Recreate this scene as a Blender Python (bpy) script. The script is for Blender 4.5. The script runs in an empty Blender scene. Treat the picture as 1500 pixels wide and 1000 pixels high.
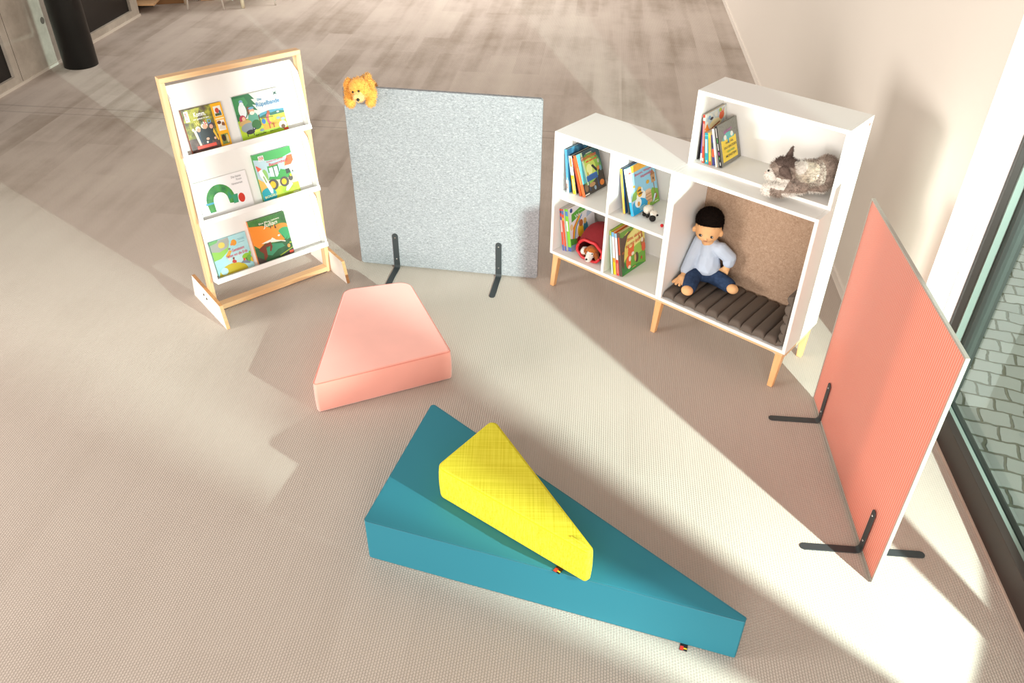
import bpy, bmesh, math, random
from mathutils import Vector, Matrix, noise
random.seed(7)
S = bpy.context.scene
C = S.collection
PI = math.pi

# ------------------------------------------------------------------ materials
def lin(c):
    if isinstance(c, str):
        c = c.lstrip('#'); c = [int(c[i:i+2], 16)/255 for i in (0, 2, 4)]
    return tuple((x/12.92 if x <= .04045 else ((x+.055)/1.055)**2.4) for x in c) + (1.,)

MATS = {}
def nodes(m):
    m.use_nodes = True
    nt = m.node_tree
    return nt, nt.nodes, nt.links, nt.nodes['Principled BSDF']

def mat(name, col, rough=.6, metal=0., spec=.5, bump=None, var=None, coat=0., sheen=0.):
    """plain principled; bump=(scale,strength,dist); var=(scale,amount)"""
    if name in MATS: return MATS[name]
    m = bpy.data.materials.new(name)
    nt, N, L, b = nodes(m)
    c = lin(col)
    b.inputs['Base Color'].default_value = c
    b.inputs['Roughness'].default_value = rough
    b.inputs['Metallic'].default_value = metal
    b.inputs['Specular IOR Level'].default_value = spec
    b.inputs['Coat Weight'].default_value = coat
    if sheen:
        b.inputs['Sheen Weight'].default_value = sheen
    tc = N.new('ShaderNodeTexCoord')
    if var:
        n = N.new('ShaderNodeTexNoise'); n.inputs['Scale'].default_value = var[0]; n.inputs['Detail'].default_value = 6
        L.new(tc.outputs['Object'], n.inputs['Vector'])
        r = N.new('ShaderNodeValToRGB')
        a = var[1]
        r.color_ramp.elements[0].position = .3; r.color_ramp.elements[1].position = .7
        r.color_ramp.elements[0].color = tuple(max(0, x*(1-a)) for x in c[:3]) + (1,)
        r.color_ramp.elements[1].color = tuple(min(1, x*(1+a)) for x in c[:3]) + (1,)
        L.new(n.outputs['Fac'], r.inputs['Fac']); L.new(r.outputs['Color'], b.inputs['Base Color'])
    if bump:
        n2 = N.new('ShaderNodeTexNoise'); n2.inputs['Scale'].default_value = bump[0]; n2.inputs['Detail'].default_value = 4
        L.new(tc.outputs['Object'], n2.inputs['Vector'])
        bp = N.new('ShaderNodeBump'); bp.inputs['Strength'].default_value = bump[1]; bp.inputs['Distance'].default_value = bump[2]
        L.new(n2.outputs['Fac'], bp.inputs['Height']); L.new(bp.outputs['Normal'], b.inputs['Normal'])
    MATS[name] = m
    return m

def ink(col, rough=.35):
    return mat('print_' + col.strip('#'), col, rough)

def wood_mat(name, c1, c2, axis=0, rough=.45):
    m = bpy.data.materials.new(name)
    nt, N, L, b = nodes(m)
    tc = N.new('ShaderNodeTexCoord'); mp = N.new('ShaderNodeMapping')
    sc = [60, 60, 60]; sc[axis] = 3
    mp.inputs['Scale'].default_value = sc
    L.new(tc.outputs['Object'], mp.inputs['Vector'])
    n = N.new('ShaderNodeTexNoise'); n.inputs['Scale'].default_value = 1.; n.inputs['Detail'].default_value = 5; n.inputs['Distortion'].default_value = .6
    L.new(mp.outputs['Vector'], n.inputs['Vector'])
    r = N.new('ShaderNodeValToRGB'); r.color_ramp.elements[0].color = lin(c1); r.color_ramp.elements[1].color = lin(c2)
    r.color_ramp.elements[0].position = .3; r.color_ramp.elements[1].position = .7
    L.new(n.outputs['Fac'], r.inputs['Fac']); L.new(r.outputs['Color'], b.inputs['Base Color'])
    b.inputs['Roughness'].default_value = rough
    return m

def ramp_noise(name, cols, scale=8, rough=.4, detail=6, vec=(1, 1, 1)):
    m = bpy.data.materials.new(name)
    nt, N, L, b = nodes(m)
    tc = N.new('ShaderNodeTexCoord'); mp = N.new('ShaderNodeMapping'); mp.inputs['Scale'].default_value = vec
    n = N.new('ShaderNodeTexNoise'); n.inputs['Scale'].default_value = scale; n.inputs['Detail'].default_value = detail
    L.new(tc.outputs['Object'], mp.inputs['Vector']); L.new(mp.outputs['Vector'], n.inputs['Vector'])
    r = N.new('ShaderNodeValToRGB')
    el = r.color_ramp.elements
    while len(el) < len(cols): el.new(.5)
    for i, c in enumerate(cols):
        el[i].position = .28 + .44*i/max(1, len(cols)-1); el[i].color = lin(c)
    L.new(n.outputs['Fac'], r.inputs['Fac']); L.new(r.outputs['Color'], b.inputs['Base Color'])
    b.inputs['Roughness'].default_value = rough
    return m

WALL_AZ = math.radians(84.5188)

def carpet():
    m = bpy.data.materials.new('ribbed_carpet')
    nt, N, L, b = nodes(m)
    tc = N.new('ShaderNodeTexCoord'); mp = N.new('ShaderNodeMapping')
    mp.inputs['Rotation'].default_value = (0, 0, -WALL_AZ)
    L.new(tc.outputs['Object'], mp.inputs['Vector'])
    sep = N.new('ShaderNodeSeparateXYZ'); L.new(mp.outputs['Vector'], sep.inputs[0])
    def math_(op, a, bb=None, v=None):
        n = N.new('ShaderNodeMath'); n.operation = op
        L.new(a, n.inputs[0])
        if bb is not None: L.new(bb, n.inputs[1])
        if v is not None: n.inputs[1].default_value = v
        return n.outputs[0]
    # ribs run along the walls, a loop pattern along each rib
    sy = math_('SINE', math_('MULTIPLY', sep.outputs['Y'], v=2*PI/.0098))
    row = math_('FLOOR', math_('MULTIPLY', sep.outputs['Y'], v=1/.0098))
    off = math_('MULTIPLY', row, v=2.4)
    sx = math_('SINE', math_('ADD', math_('MULTIPLY', sep.outputs['X'], v=2*PI/.0112), off))
    h = math_('ADD', math_('MULTIPLY', sy, v=.5), math_('MULTIPLY', sx, v=.35))
    nf = N.new('ShaderNodeTexNoise'); nf.inputs['Scale'].default_value = 260; nf.inputs['Detail'].default_value = 2
    L.new(mp.outputs['Vector'], nf.inputs['Vector'])
    h2 = math_('ADD', h, nf.outputs['Fac'])
    bp = N.new('ShaderNodeBump'); bp.inputs['Strength'].default_value = .45; bp.inputs['Distance'].default_value = .0022
    L.new(h2, bp.inputs['Height']); L.new(bp.outputs['Normal'], b.inputs['Normal'])
    # pile wear: broad cloudy noise + brushed strips
    n1 = N.new('ShaderNodeTexNoise'); n1.inputs['Scale'].default_value = .9; n1.inputs['Detail'].default_value = 7; n1.inputs['Roughness'].default_value = .66
    L.new(mp.outputs['Vector'], n1.inputs['Vector'])
    mp2 = N.new('ShaderNodeMapping'); mp2.inputs['Scale'].default_value = (.45, 6, 1)
    L.new(mp.outputs['Vector'], mp2.inputs['Vector'])
    n2 = N.new('ShaderNodeTexNoise'); n2.inputs['Scale'].default_value = 1.; n2.inputs['Detail'].default_value = 3
    L.new(mp2.outputs['Vector'], n2.inputs['Vector'])
    br = N.new('ShaderNodeTexBrick'); br.inputs['Scale'].default_value = 1.; br.inputs['Mortar Size'].default_value = 0.0
    br.inputs['Brick Width'].default_value = 1.; br.inputs['Row Height'].default_value = .25
    br.inputs['Color1'].default_value = (0, 0, 0, 1); br.inputs['Color2'].default_value = (1, 1, 1, 1)
    L.new(mp.outputs['Vector'], br.inputs['Vector'])
    # the far half of the room is more walked on
    far = N.new('ShaderNodeMapRange'); far.inputs['From Min'].default_value = 3.9; far.inputs['From Max'].default_value = 5.2
    far.interpolation_type = 'SMOOTHSTEP'
    far.inputs['To Min'].default_value = .2; far.inputs['To Max'].default_value = 1.45
    L.new(sep.outputs['X'], far.inputs['Value'])
    s = math_('ADD', math_('MULTIPLY', n1.outputs['Fac'], v=.7), math_('MULTIPLY', n2.outputs['Fac'], v=.45))
    s = math_('ADD', s, math_('MULTIPLY', br.outputs['Fac'], v=0.0))
    s = math_('ADD', s, math_('MULTIPLY', br.outputs['Color'], v=.13))
    s = math_('SUBTRACT', s, v=.665)
    s = math_('MULTIPLY', s, far.outputs[0])
    s = math_('ADD', s, v=.5)
    r = N.new('ShaderNodeValToRGB')
    r.color_ramp.elements[0].position = .18; r.color_ramp.elements[0].color = lin('#998a7b')
    r.color_ramp.elements[1].position = .8; r.color_ramp.elements[1].color = lin('#cdc2b5')
    e = r.color_ramp.elements.new(.5); e.color = lin(CARPET)
    L.new(s, r.inputs['Fac'])
    # groove tint
    g = N.new('ShaderNodeMapRange'); g.inputs['From Min'].default_value = -.8; g.inputs['From Max'].default_value = .5
    g.inputs['To Min'].default_value = .9; g.inputs['To Max'].default_value = 1.03
    L.new(h, g.inputs['Value'])
    # seams between carpet sheets
    def seam(val, w):
        d = math_('ABSOLUTE', math_('SUBTRACT', math_('ADD', sep.outputs['X'], math_('MULTIPLY', n1.outputs['Fac'], v=.03)), v=val))
        q = N.new('ShaderNodeMapRange'); q.inputs['From Min'].default_value = 0; q.inputs['From Max'].default_value = w
        q.inputs['To Min'].default_value = .72; q.inputs['To Max'].default_value = 1.
        L.new(d, q.inputs['Value']); return q.outputs[0]
    k = math_('MULTIPLY', g.outputs[0], seam(6.19, .016))
    k = math_('MULTIPLY', k, seam(6.06, .012))
    mx = N.new('ShaderNodeVectorMath'); mx.operation = 'SCALE'
    L.new(r.outputs['Color'], mx.inputs[0]); L.new(k, mx.inputs['Scale'])
    L.new(mx.outputs[0], b.inputs['Base Color'])
    b.inputs['Roughness'].default_value = .95; b.inputs['Specular IOR Level'].default_value = .15
    b.inputs['Sheen Weight'].default_value = .1
    return m
CARPET = '#c0b3a8'

def felt_mat(name, c_dark, c_mid, c_light, scale=55, stretch=(1, 1, 2.2)):
    m = bpy.data.materials.new(name)
    nt, N, L, b = nodes(m)
    tc = N.new('ShaderNodeTexCoord'); mp = N.new('ShaderNodeMapping'); mp.inputs['Scale'].default_value = stretch
    L.new(tc.outputs['Object'], mp.inputs['Vector'])
    n = N.new('ShaderNodeTexNoise'); n.inputs['Scale'].default_value = scale; n.inputs['Detail'].default_value = 5; n.inputs['Roughness'].default_value = .65; n.inputs['Distortion'].default_value = 1.2
    L.new(mp.outputs['Vector'], n.inputs['Vector'])
    r = N.new('ShaderNodeValToRGB')
    r.color_ramp.elements[0].position = .3; r.color_ramp.elements[0].color = lin(c_dark)
    r.color_ramp.elements[1].position = .72; r.color_ramp.elements[1].color = lin(c_light)
    e = r.color_ramp.elements.new(.5); e.color = lin(c_mid)
    L.new(n.outputs['Fac'], r.inputs['Fac']); L.new(r.outputs['Color'], b.inputs['Base Color'])
    b.inputs['Roughness'].default_value = 1.; b.inputs['Specular IOR Level'].default_value = .1
    bp = N.new('ShaderNodeBump'); bp.inputs['Strength'].default_value = .25; bp.inputs['Distance'].default_value = .002
    L.new(n.outputs['Fac'], bp.inputs['Height']); L.new(bp.outputs['Normal'], b.inputs['Normal'])
    return m

def weave_mat(name, c1, c2, pitch=640):
    m = bpy.data.materials.new(name)
    nt, N, L, b = nodes(m)
    tc = N.new('ShaderNodeTexCoord')
    facs = []
    for sc in ((6, pitch, pitch), (pitch, 6, pitch*.1), ):
        mp = N.new('ShaderNodeMapping'); mp.inputs['Scale'].default_value = sc
        L.new(tc.outputs['Object'], mp.inputs['Vector'])
        n = N.new('ShaderNodeTexNoise'); n.inputs['Scale'].default_value = .5; n.inputs['Detail'].default_value = 2
        L.new(mp.outputs['Vector'], n.inputs['Vector']); facs.append(n.outputs['Fac'])
    a = N.new('ShaderNodeMath'); a.operation = 'ADD'; L.new(facs[0], a.inputs[0]); L.new(facs[1], a.inputs[1])
    h = N.new('ShaderNodeMath'); h.operation = 'MULTIPLY'; h.inputs[1].default_value = .5; L.new(a.outputs[0], h.inputs[0])
    r = N.new('ShaderNodeValToRGB'); r.color_ramp.elements[0].position = .36; r.color_ramp.elements[1].position = .62
    r.color_ramp.elements[0].color = lin(c1); r.color_ramp.elements[1].color = lin(c2)
    L.new(h.outputs[0], r.inputs['Fac']); L.new(r.outputs['Color'], b.inputs['Base Color'])
    b.inputs['Roughness'].default_value = .9; b.inputs['Specular IOR Level'].default_value = .2
    bp = N.new('ShaderNodeBump'); bp.inputs['Strength'].default_value = .3; bp.inputs['Distance'].default_value = .002
    L.new(h.outputs[0], bp.inputs['Height']); L.new(bp.outputs['Normal'], b.inputs['Normal'])
    return m

def concrete():
    m = bpy.data.materials.new('concrete')
    nt, N, L, b = nodes(m)
    tc = N.new('ShaderNodeTexCoord')
    n = N.new('ShaderNodeTexNoise'); n.inputs['Scale'].default_value = 3.; n.inputs['Detail'].default_value = 10; n.inputs['Roughness'].default_value = .7
    L.new(tc.outputs['Object'], n.inputs['Vector'])
    r = N.new('ShaderNodeValToRGB'); r.color_ramp.elements[0].position = .3; r.color_ramp.elements[1].position = .72
    r.color_ramp.elements[0].color = lin('#a1978a'); r.color_ramp.elements[1].color = lin('#cbc2b5')
    L.new(n.outputs['Fac'], r.inputs['Fac']); L.new(r.outputs['Color'], b.inputs['Base Color'])
    b.inputs['Roughness'].default_value = .66
    bp = N.new('ShaderNodeBump'); bp.inputs['Strength'].default_value = .2; bp.inputs['Distance'].default_value = .01
    L.new(n.outputs['Fac'], bp.inputs['Height']); L.new(bp.outputs['Normal'], b.inputs['Normal'])
    return m

def cobbles():
    m = bpy.data.materials.new('grey_cobbles')
    nt, N, L, b = nodes(m)
    tc = N.new('ShaderNodeTexCoord'); mp = N.new('ShaderNodeMapping'); mp.inputs['Rotation'].default_value = (0, 0, .35)
    L.new(tc.outputs['Object'], mp.inputs['Vector'])
    nz = N.new('ShaderNodeTexNoise'); nz.inputs['Scale'].default_value = 7; nz.inputs['Detail'].default_value = 3
    L.new(mp.outputs['Vector'], nz.inputs['Vector'])
    mxv = N.new('ShaderNodeMixRGB'); mxv.inputs['Fac'].default_value = .055
    L.new(mp.outputs['Vector'], mxv.inputs['Color1']); L.new(nz.outputs['Color'], mxv.inputs['Color2'])
    br = N.new('ShaderNodeTexBrick'); br.inputs['Scale'].default_value = 1; br.inputs['Brick Width'].default_value = .13; br.inputs['Row Height'].default_value = .1
    br.inputs['Mortar Size'].default_value = .008; br.inputs['Mortar Smooth'].default_value = .6
    br.inputs['Color1'].default_value = lin('#cdd4d2'); br.inputs['Color2'].default_value = lin('#b8c0be'); br.inputs['Mortar'].default_value = lin('#7d8372')
    L.new(mxv.outputs['Color'], br.inputs['Vector'])
    L.new(br.outputs['Color'], b.inputs['Base Color'])
    inv = N.new('ShaderNodeMath'); inv.operation = 'SUBTRACT'; inv.inputs[0].default_value = 1; L.new(br.outputs['Fac'], inv.inputs[1])
    bp = N.new('ShaderNodeBump'); bp.inputs['Strength'].default_value = .8; bp.inputs['Distance'].default_value = .012
    L.new(inv.outputs[0], bp.inputs['Height']); L.new(bp.outputs['Normal'], b.inputs['Normal'])
    b.inputs['Roughness'].default_value = .75
    return m

def glass_mat(name, tint, gl=1.):
    m = bpy.data.materials.new(name); m.use_nodes = True
    nt = m.node_tree; N = nt.nodes; L = nt.links
    for n in list(N): N.remove(n)
    o = N.new('ShaderNodeOutputMaterial'); t = N.new('ShaderNodeBsdfTransparent'); t.inputs['Color'].default_value = lin(tint)
    g = N.new('ShaderNodeBsdfGlossy'); g.inputs['Roughness'].default_value = .0
    f = N.new('ShaderNodeFresnel'); f.inputs['IOR'].default_value = 1.5
    mx = N.new('ShaderNodeMixShader'); L.new(t.outputs[0], mx.inputs[1]); L.new(g.outputs[0], mx.inputs[2])
    ge = N.new('ShaderNodeNewGeometry'); k = N.new('ShaderNodeMath'); k.operation = 'SUBTRACT'; k.inputs[0].default_value = 1; L.new(ge.outputs['Backfacing'], k.inputs[1])
    k2 = N.new('ShaderNodeMath'); k2.operation = 'MULTIPLY'; L.new(f.outputs[0], k2.inputs[0]); L.new(k.outputs[0], k2.inputs[1])   # reflect once, on the outer face only
    L.new(k2.outputs[0], mx.inputs[0]); L.new(mx.outputs[0], o.inputs[0]); return m

def coral_panel_mat():
    """ribbed translucent plastic sheet: part diffuse, part light let through"""
    m = bpy.data.materials.new('ribbed_coral_plastic'); m.use_nodes = True
    nt = m.node_tree; N = nt.nodes; L = nt.links
    b = N['Principled BSDF']; o = N['Material Output']
    tc = N.new('ShaderNodeTexCoord'); sep = N.new('ShaderNodeSeparateXYZ'); L.new(tc.outputs['Object'], sep.inputs[0])
    mu = N.new('ShaderNodeMath'); mu.operation = 'MULTIPLY'; mu.inputs[1].default_value = 1/.0132; L.new(sep.outputs['X'], mu.inputs[0])
    fr = N.new('ShaderNodeMath'); fr.operation = 'FRACT'; L.new(mu.outputs[0], fr.inputs[0])
    r = N.new('ShaderNodeValToRGB')
    el = r.color_ramp.elements
    el[0].position = 0; el[0].color = lin('#ffe9de'); el[1].position = 1; el[1].color = lin('#ffe0d3')
    for p_, c_ in ((.22, '#f3a793'), (.7, '#f09f8a'), (.87, '#d07a64')):
        e = el.new(p_); e.color = lin(c_)
    L.new(fr.outputs[0], r.inputs['Fac']); L.new(r.outputs['Color'], b.inputs['Base Color'])
    b.inputs['Roughness'].default_value = .4
    bp = N.new('ShaderNodeBump'); bp.inputs['Strength'].default_value = .25; bp.inputs['Distance'].default_value = .002
    L.new(fr.outputs[0], bp.inputs['Height']); L.new(bp.outputs['Normal'], b.inputs['Normal'])
    t = N.new('ShaderNodeBsdfTranslucent'); t.inputs['Color'].default_value = lin('#f7a690')
    mx = N.new('ShaderNodeMixShader'); mx.inputs[0].default_value = .3; L.new(r.outputs['Color'], t.inputs['Color'])
    L.new(b.outputs[0], mx.inputs[1]); L.new(t.outputs[0], mx.inputs[2])
    tr = N.new('ShaderNodeBsdfTransparent'); tr.inputs['Color'].default_value = lin('#ff9a82')
    mx2 = N.new('ShaderNodeMixShader'); mx2.inputs[0].default_value = .13
    L.new(mx.outputs[0], mx2.inputs[1]); L.new(tr.outputs[0], mx2.inputs[2])
    L.new(mx2.outputs[0], o.inputs[0])
    return m

WHITE = mat('white_laminate', '#f1efeb', .45)
WALLP = mat('wall_paint', '#ece4da', .9, bump=(120, .05, .002))
REVEAL = mat('white_paint', '#f2f0ed', .8)
OAK_X = wood_mat('beech_along', '#dcae7c', '#e9c297', 0)
OAK_Y = wood_mat('beech_cross', '#e0b483', '#ecc99c', 1)
OAK_Z = wood_mat('beech_upright', '#dcae7c', '#e9c297', 2)
PLY = wood_mat('plywood_edge', '#b98352', '#cf9c67', 0)
LEGW = wood_mat('beech_leg', '#e3aa70', '#eebc86', 2)
FELT = felt_mat('grey_felt', '#76777a', '#949599', '#b2b2b5', 75)
FELTB = felt_mat('brown_felt', '#967a64', '#ad917b', '#c2a892', 120, (1, 1, 1))
STEEL = mat('anthracite_steel', '#3d4143', .45, .3)
CHROME = mat('screw_metal', '#d8d8d8', .25, 1.)
PLASTIC = mat('clear_edge_plastic', '#aaa298', .3)
CORALP = coral_panel_mat()
TEAL = mat('teal_leatherette', '#2d7c8e', .62, spec=.3, bump=(500, .05, .0005))
TEALS = mat('teal_seam', '#2a7586', .5)
CORAL = mat('coral_velour', '#f0a392', .9, sheen=1., bump=(200, .1, .001), var=(6, .04))
CORALS = mat('coral_seam', '#e58f7f', .9)
YELLOW = weave_mat('yellow_weave', '#cdbf22', '#e8dc48')
YELLOWS = mat('yellow_seam', '#dcca18', .9)
MAT_DK = mat('charcoal_mat_fabric', '#61564d', .85, bump=(400, .15, .001))
BLACKP = mat('black_paint', '#151211', .4)
BLACKG = mat('black_panel', '#120d0c', .35)
FRAME_BR = mat('dark_bronze_frame', '#302723', .5)
FRAME_GR = mat('grey_green_profile', '#83938b', .5)
FRAME_DK = mat('anthracite_frame', '#333532', .45)
RUBBER = mat('black_gasket', '#15201e', .6)
PAGES = mat('book_pages', '#ece4d6', .9)
CONC = concrete()
COB = cobbles()
GLASS = glass_mat('window_glass', '#f1faf6')

# ------------------------------------------------------------------ mesh helpers
def box(bm, x0, x1, y0, y1, z0, z1, mi=0, M=None):
    vs = [bm.verts.new((x, y, z)) for x in (x0, x1) for y in (y0, y1) for z in (z0, z1)]
    if M:
        for v in vs: v.co = M @ v.co
    for q in ((0, 1, 3, 2), (4, 6, 7, 5), (0, 4, 5, 1), (2, 3, 7, 6), (0, 2, 6, 4), (1, 5, 7, 3)):
        f = bm.faces.new([vs[i] for i in q]); f.material_index = mi
    return vs

def prism(bm, poly, a0, a1, axis='z', mi=0):
    """poly: list of 2-D points extruded along axis between a0 and a1"""
    def P(p, a):
        return {'z': (p[0], p[1], a), 'x': (a, p[0], p[1]), 'y': (p[0], a, p[1])}[axis]
    lo = [bm.verts.new(P(p, a0)) for p in poly]; hi = [bm.verts.new(P(p, a1)) for p in poly]
    n = len(poly)
    fs = [bm.faces.new(lo[::-1]), bm.faces.new(hi)]
    for i in range(n):
        fs.append(bm.faces.new((lo[i], lo[(i+1) % n], hi[(i+1) % n], hi[i])))
    for f in fs: f.material_index = mi
    return lo, hi

def cyl(bm, p0, p1, r0, r1=None, seg=16, mi=0, caps=True):
    r1 = r0 if r1 is None else r1
    p0, p1 = Vector(p0), Vector(p1)
    d = (p1-p0).normalized()
    a = d.orthogonal().normalized(); b = d.cross(a)
    A = [bm.verts.new(p0 + r0*(math.cos(2*PI*i/seg)*a + math.sin(2*PI*i/seg)*b)) for i in range(seg)]
    B = [bm.verts.new(p1 + r1*(math.cos(2*PI*i/seg)*a + math.sin(2*PI*i/seg)*b)) for i in range(seg)]
    for i in range(seg):
        f = bm.faces.new((A[i], A[(i+1) % seg], B[(i+1) % seg], B[i])); f.material_index = mi; f.smooth = True
    if caps:
        f = bm.faces.new(A[::-1]); f.material_index = mi
        f = bm.faces.new(B); f.material_index = mi

def tube(bm, pts, r, seg=8, mi=0, closed=False):
    n = len(pts); pts = [Vector(p) for p in pts]
    rings = []
    for i, p in enumerate(pts):
        if closed: d = pts[(i+1) % n]-pts[i-1]
        else: d = pts[min(i+1, n-1)]-pts[max(i-1, 0)]
        d.normalize()
        up = Vector((0, 0, 1)) if abs(d.z) < .9 else Vector((1, 0, 0))
        a = d.cross(up).normalized(); b = a.cross(d)
        rings.append([bm.verts.new(p + r*(math.cos(2*PI*k/seg)*a + math.sin(2*PI*k/seg)*b)) for k in range(seg)])
    m = n if closed else n-1
    for i in range(m):
        A, B = rings[i], rings[(i+1) % n]
        for k in range(seg):
            f = bm.faces.new((A[k], A[(k+1) % seg], B[(k+1) % seg], B[k])); f.material_index = mi; f.smooth = True
    if not closed:
        bm.faces.new(rings[0][::-1]).material_index = mi; bm.faces.new(rings[-1]).material_index = mi

def ell(bm, c, r, rot=None, sub=3, mi=0):
    if not hasattr(r, '__len__'): r = (r, r, r)
    M = Matrix.Translation(c)
    if rot is not None: M = M @ rot.to_4x4()
    M = M @ Matrix.Diagonal((r[0], r[1], r[2], 1))
    res = bmesh.ops.create_icosphere(bm, subdivisions=sub, radius=1, matrix=M)
    for v in res['verts']:
        for f in v.link_faces: f.material_index = mi; f.smooth = True

def capsule(bm, p0, p1, r0, r1, mi=0):
    p0, p1 = Vector(p0), Vector(p1)
    t = bmesh.new()
    bmesh.ops.create_icosphere(t, subdivisions=2, radius=r0, matrix=Matrix.Translation(p0))
    bmesh.ops.create_icosphere(t, subdivisions=2, radius=r1, matrix=Matrix.Translation(p1))
    r = bmesh.ops.convex_hull(t, input=t.verts)
    bmesh.ops.delete(t, geom=[g for g in r['geom_interior'] if isinstance(g, bmesh.types.BMVert)], context='VERTS')
    me = bpy.data.meshes.new('t'); t.to_mesh(me); t.free()
    bm.from_mesh(me); bpy.data.meshes.remove(me)

def obj(name, bm, m, parent=None, bevel=0, seg=2, smooth=False, recalc=True):
    if recalc: bmesh.ops.recalc_face_normals(bm, faces=bm.faces)
    me = bpy.data.meshes.new(name); bm.to_mesh(me); bm.free()
    for x in (m if isinstance(m, (list, tuple)) else [m]): me.materials.append(x)
    if smooth:
        for p in me.polygons: p.use_smooth = True
    o = bpy.data.objects.new(name, me); C.objects.link(o)
    if parent: o.parent = parent
    if bevel:
        b = o.modifiers.new('edge', 'BEVEL'); b.width = bevel; b.segments = seg; b.limit_method = 'ANGLE'; b.angle_limit = math.radians(35)
        b.harden_normals = False
        if seg > 2:
            for p in me.polygons: p.use_smooth = True
            w = o.modifiers.new('n', 'WEIGHTED_NORMAL'); w.keep_sharp = True
    return o

def thing(name, label, cat, loc=(0, 0, 0), rz=0, group=None, M=None):
    o = bpy.data.objects.new(name, None); C.objects.link(o); o.empty_display_size = .05
    if M is not None: o.matrix_world = M
    else: o.location = loc; o.rotation_euler = (0, 0, rz)
    o['label'] = label; o['category'] = cat; o['kind'] = 'thing'
    if group: o['group'] = group
    return o
def tag(o, label, cat, group=None):
    o['label'] = label; o['category'] = cat; o['kind'] = 'thing'
    if group: o['group'] = group
    return o
def struct(o):
    o['kind'] = 'structure'; return o
def setm(o, x, y, rz):
    o.location = (x, y, 0); o.rotation_euler = (0, 0, rz); return o

def FR(x, y, a):
    return Matrix.Translation((x, y, 0)) @ Matrix.Rotation(a, 4, 'Z')

def blob(name, fill, m, parent, voxel=.004, smooth=6, fac=None, fuzz=None, disp=0):
    """fill(bm) adds closed overlapping volumes; they are fused to one continuous skin"""
    bm = bmesh.new(); fill(bm)
    bmesh.ops.recalc_face_normals(bm, faces=bm.faces)
    me = bpy.data.meshes.new(name); bm.to_mesh(me); bm.free()
    o = bpy.data.objects.new(name, me); C.objects.link(o)
    r = o.modifiers.new('r', 'REMESH'); r.mode = 'VOXEL'; r.voxel_size = voxel
    s = o.modifiers.new('s', 'SMOOTH'); s.iterations = smooth; s.factor = .5
    dg = bpy.context.evaluated_depsgraph_get(); dg.update()
    me2 = bpy.data.meshes.new_from_object(o.evaluated_get(dg))
    C.objects.unlink(o); bpy.data.objects.remove(o); bpy.data.meshes.remove(me)
    me2.name = name
    me2.materials.clear()
    for x in (m if isinstance(m, (list, tuple)) else [m]): me2.materials.append(x)
    if fac:
        for p in me2.polygons: p.material_index = fac(p.center)
    for p in me2.polygons: p.use_smooth = True
    if fuzz:
        n, ln, comb = fuzz
        bm = bmesh.new(); bm.from_mesh(me2); bm.faces.ensure_lookup_table()
        faces = list(bm.faces)
        areas = [f.calc_area() for f in faces]
        pick = random.choices(faces, areas, k=n)
        jobs = [(f.calc_center_median().copy(), f.normal.copy(), f.material_index) for f in pick]
        for c, nn, mi in jobs:
            rnd = Vector((random.gauss(0, 1), random.gauss(0, 1), random.gauss(0, 1)))
            c = c + .6*voxel*(rnd - rnd.dot(nn)*nn)
            d = (nn*.7 + rnd*.3 + Vector(comb)).normalized()
            w = d.cross(rnd).normalized()*(.0012)
            l = ln*random.uniform(.5, 1.2)
            vs = [bm.verts.new(c-w-nn*.001), bm.verts.new(c+w-nn*.001), bm.verts.new(c+d*l)]
            f = bm.faces.new(vs); f.material_index = mi
        bm.to_mesh(me2); bm.free()
    o = bpy.data.objects.new(name, me2); C.objects.link(o)
    if parent: o.parent = parent
    return o

def text_mesh(s, shear=0.):
    cu = bpy.data.curves.new('t', 'FONT'); cu.body = s; cu.shear = shear; cu.align_x = 'LEFT'; cu.resolution_u = 3
    cu.offset = .012
    o = bpy.data.objects.new('t', cu); C.objects.link(o)
    dg = bpy.context.evaluated_depsgraph_get(); dg.update()
    me = bpy.data.meshes.new_from_object(o.evaluated_get(dg))
    C.objects.unlink(o); bpy.data.objects.remove(o); bpy.data.curves.remove(cu)
    xs = [v.co.x for v in me.vertices]; ys = [v.co.y for v in me.vertices]
    return me, min(xs), max(xs), min(ys), max(ys)

# ------------------------------------------------------------------ books
LAYER = .00008
def art(bm, slots, shapes, w, h, x, get):
    """flat printed shapes on a cover; u along the cover width, v up"""
    for i, s in enumerate(shapes):
        k = s[0]; col = s[-1]
        if col not in slots: slots.append(col)
        mi = slots.index(col)
        if k == 'r': pts = [(s[1], s[2]), (s[3], s[2]), (s[3], s[4]), (s[1], s[4])]
        elif k == 'e':
            rot = s[5] if len(s) > 6 else 0
            pts = []
            for j in range(20):
                a = 2*PI*j/20; px, py = s[3]*math.cos(a)*w, s[4]*math.sin(a)*h
                c, sn = math.cos(rot), math.sin(rot)
                pts.append((s[1]+(px*c-py*sn)/w, s[2]+(px*sn+py*c)/h))
        else: pts = s[1]
        pts = [(min(1, max(0, u)), min(1, max(0, v))) for u, v in pts]      # print ends at the cover edge
        vs = [bm.verts.new((x + LAYER*(i+1), u*w, v*h)) for u, v in pts]
        f = bm.faces.new(vs); f.material_index = mi
        f.normal_update()
        if f.normal.x < 0: f.normal_flip()

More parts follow.
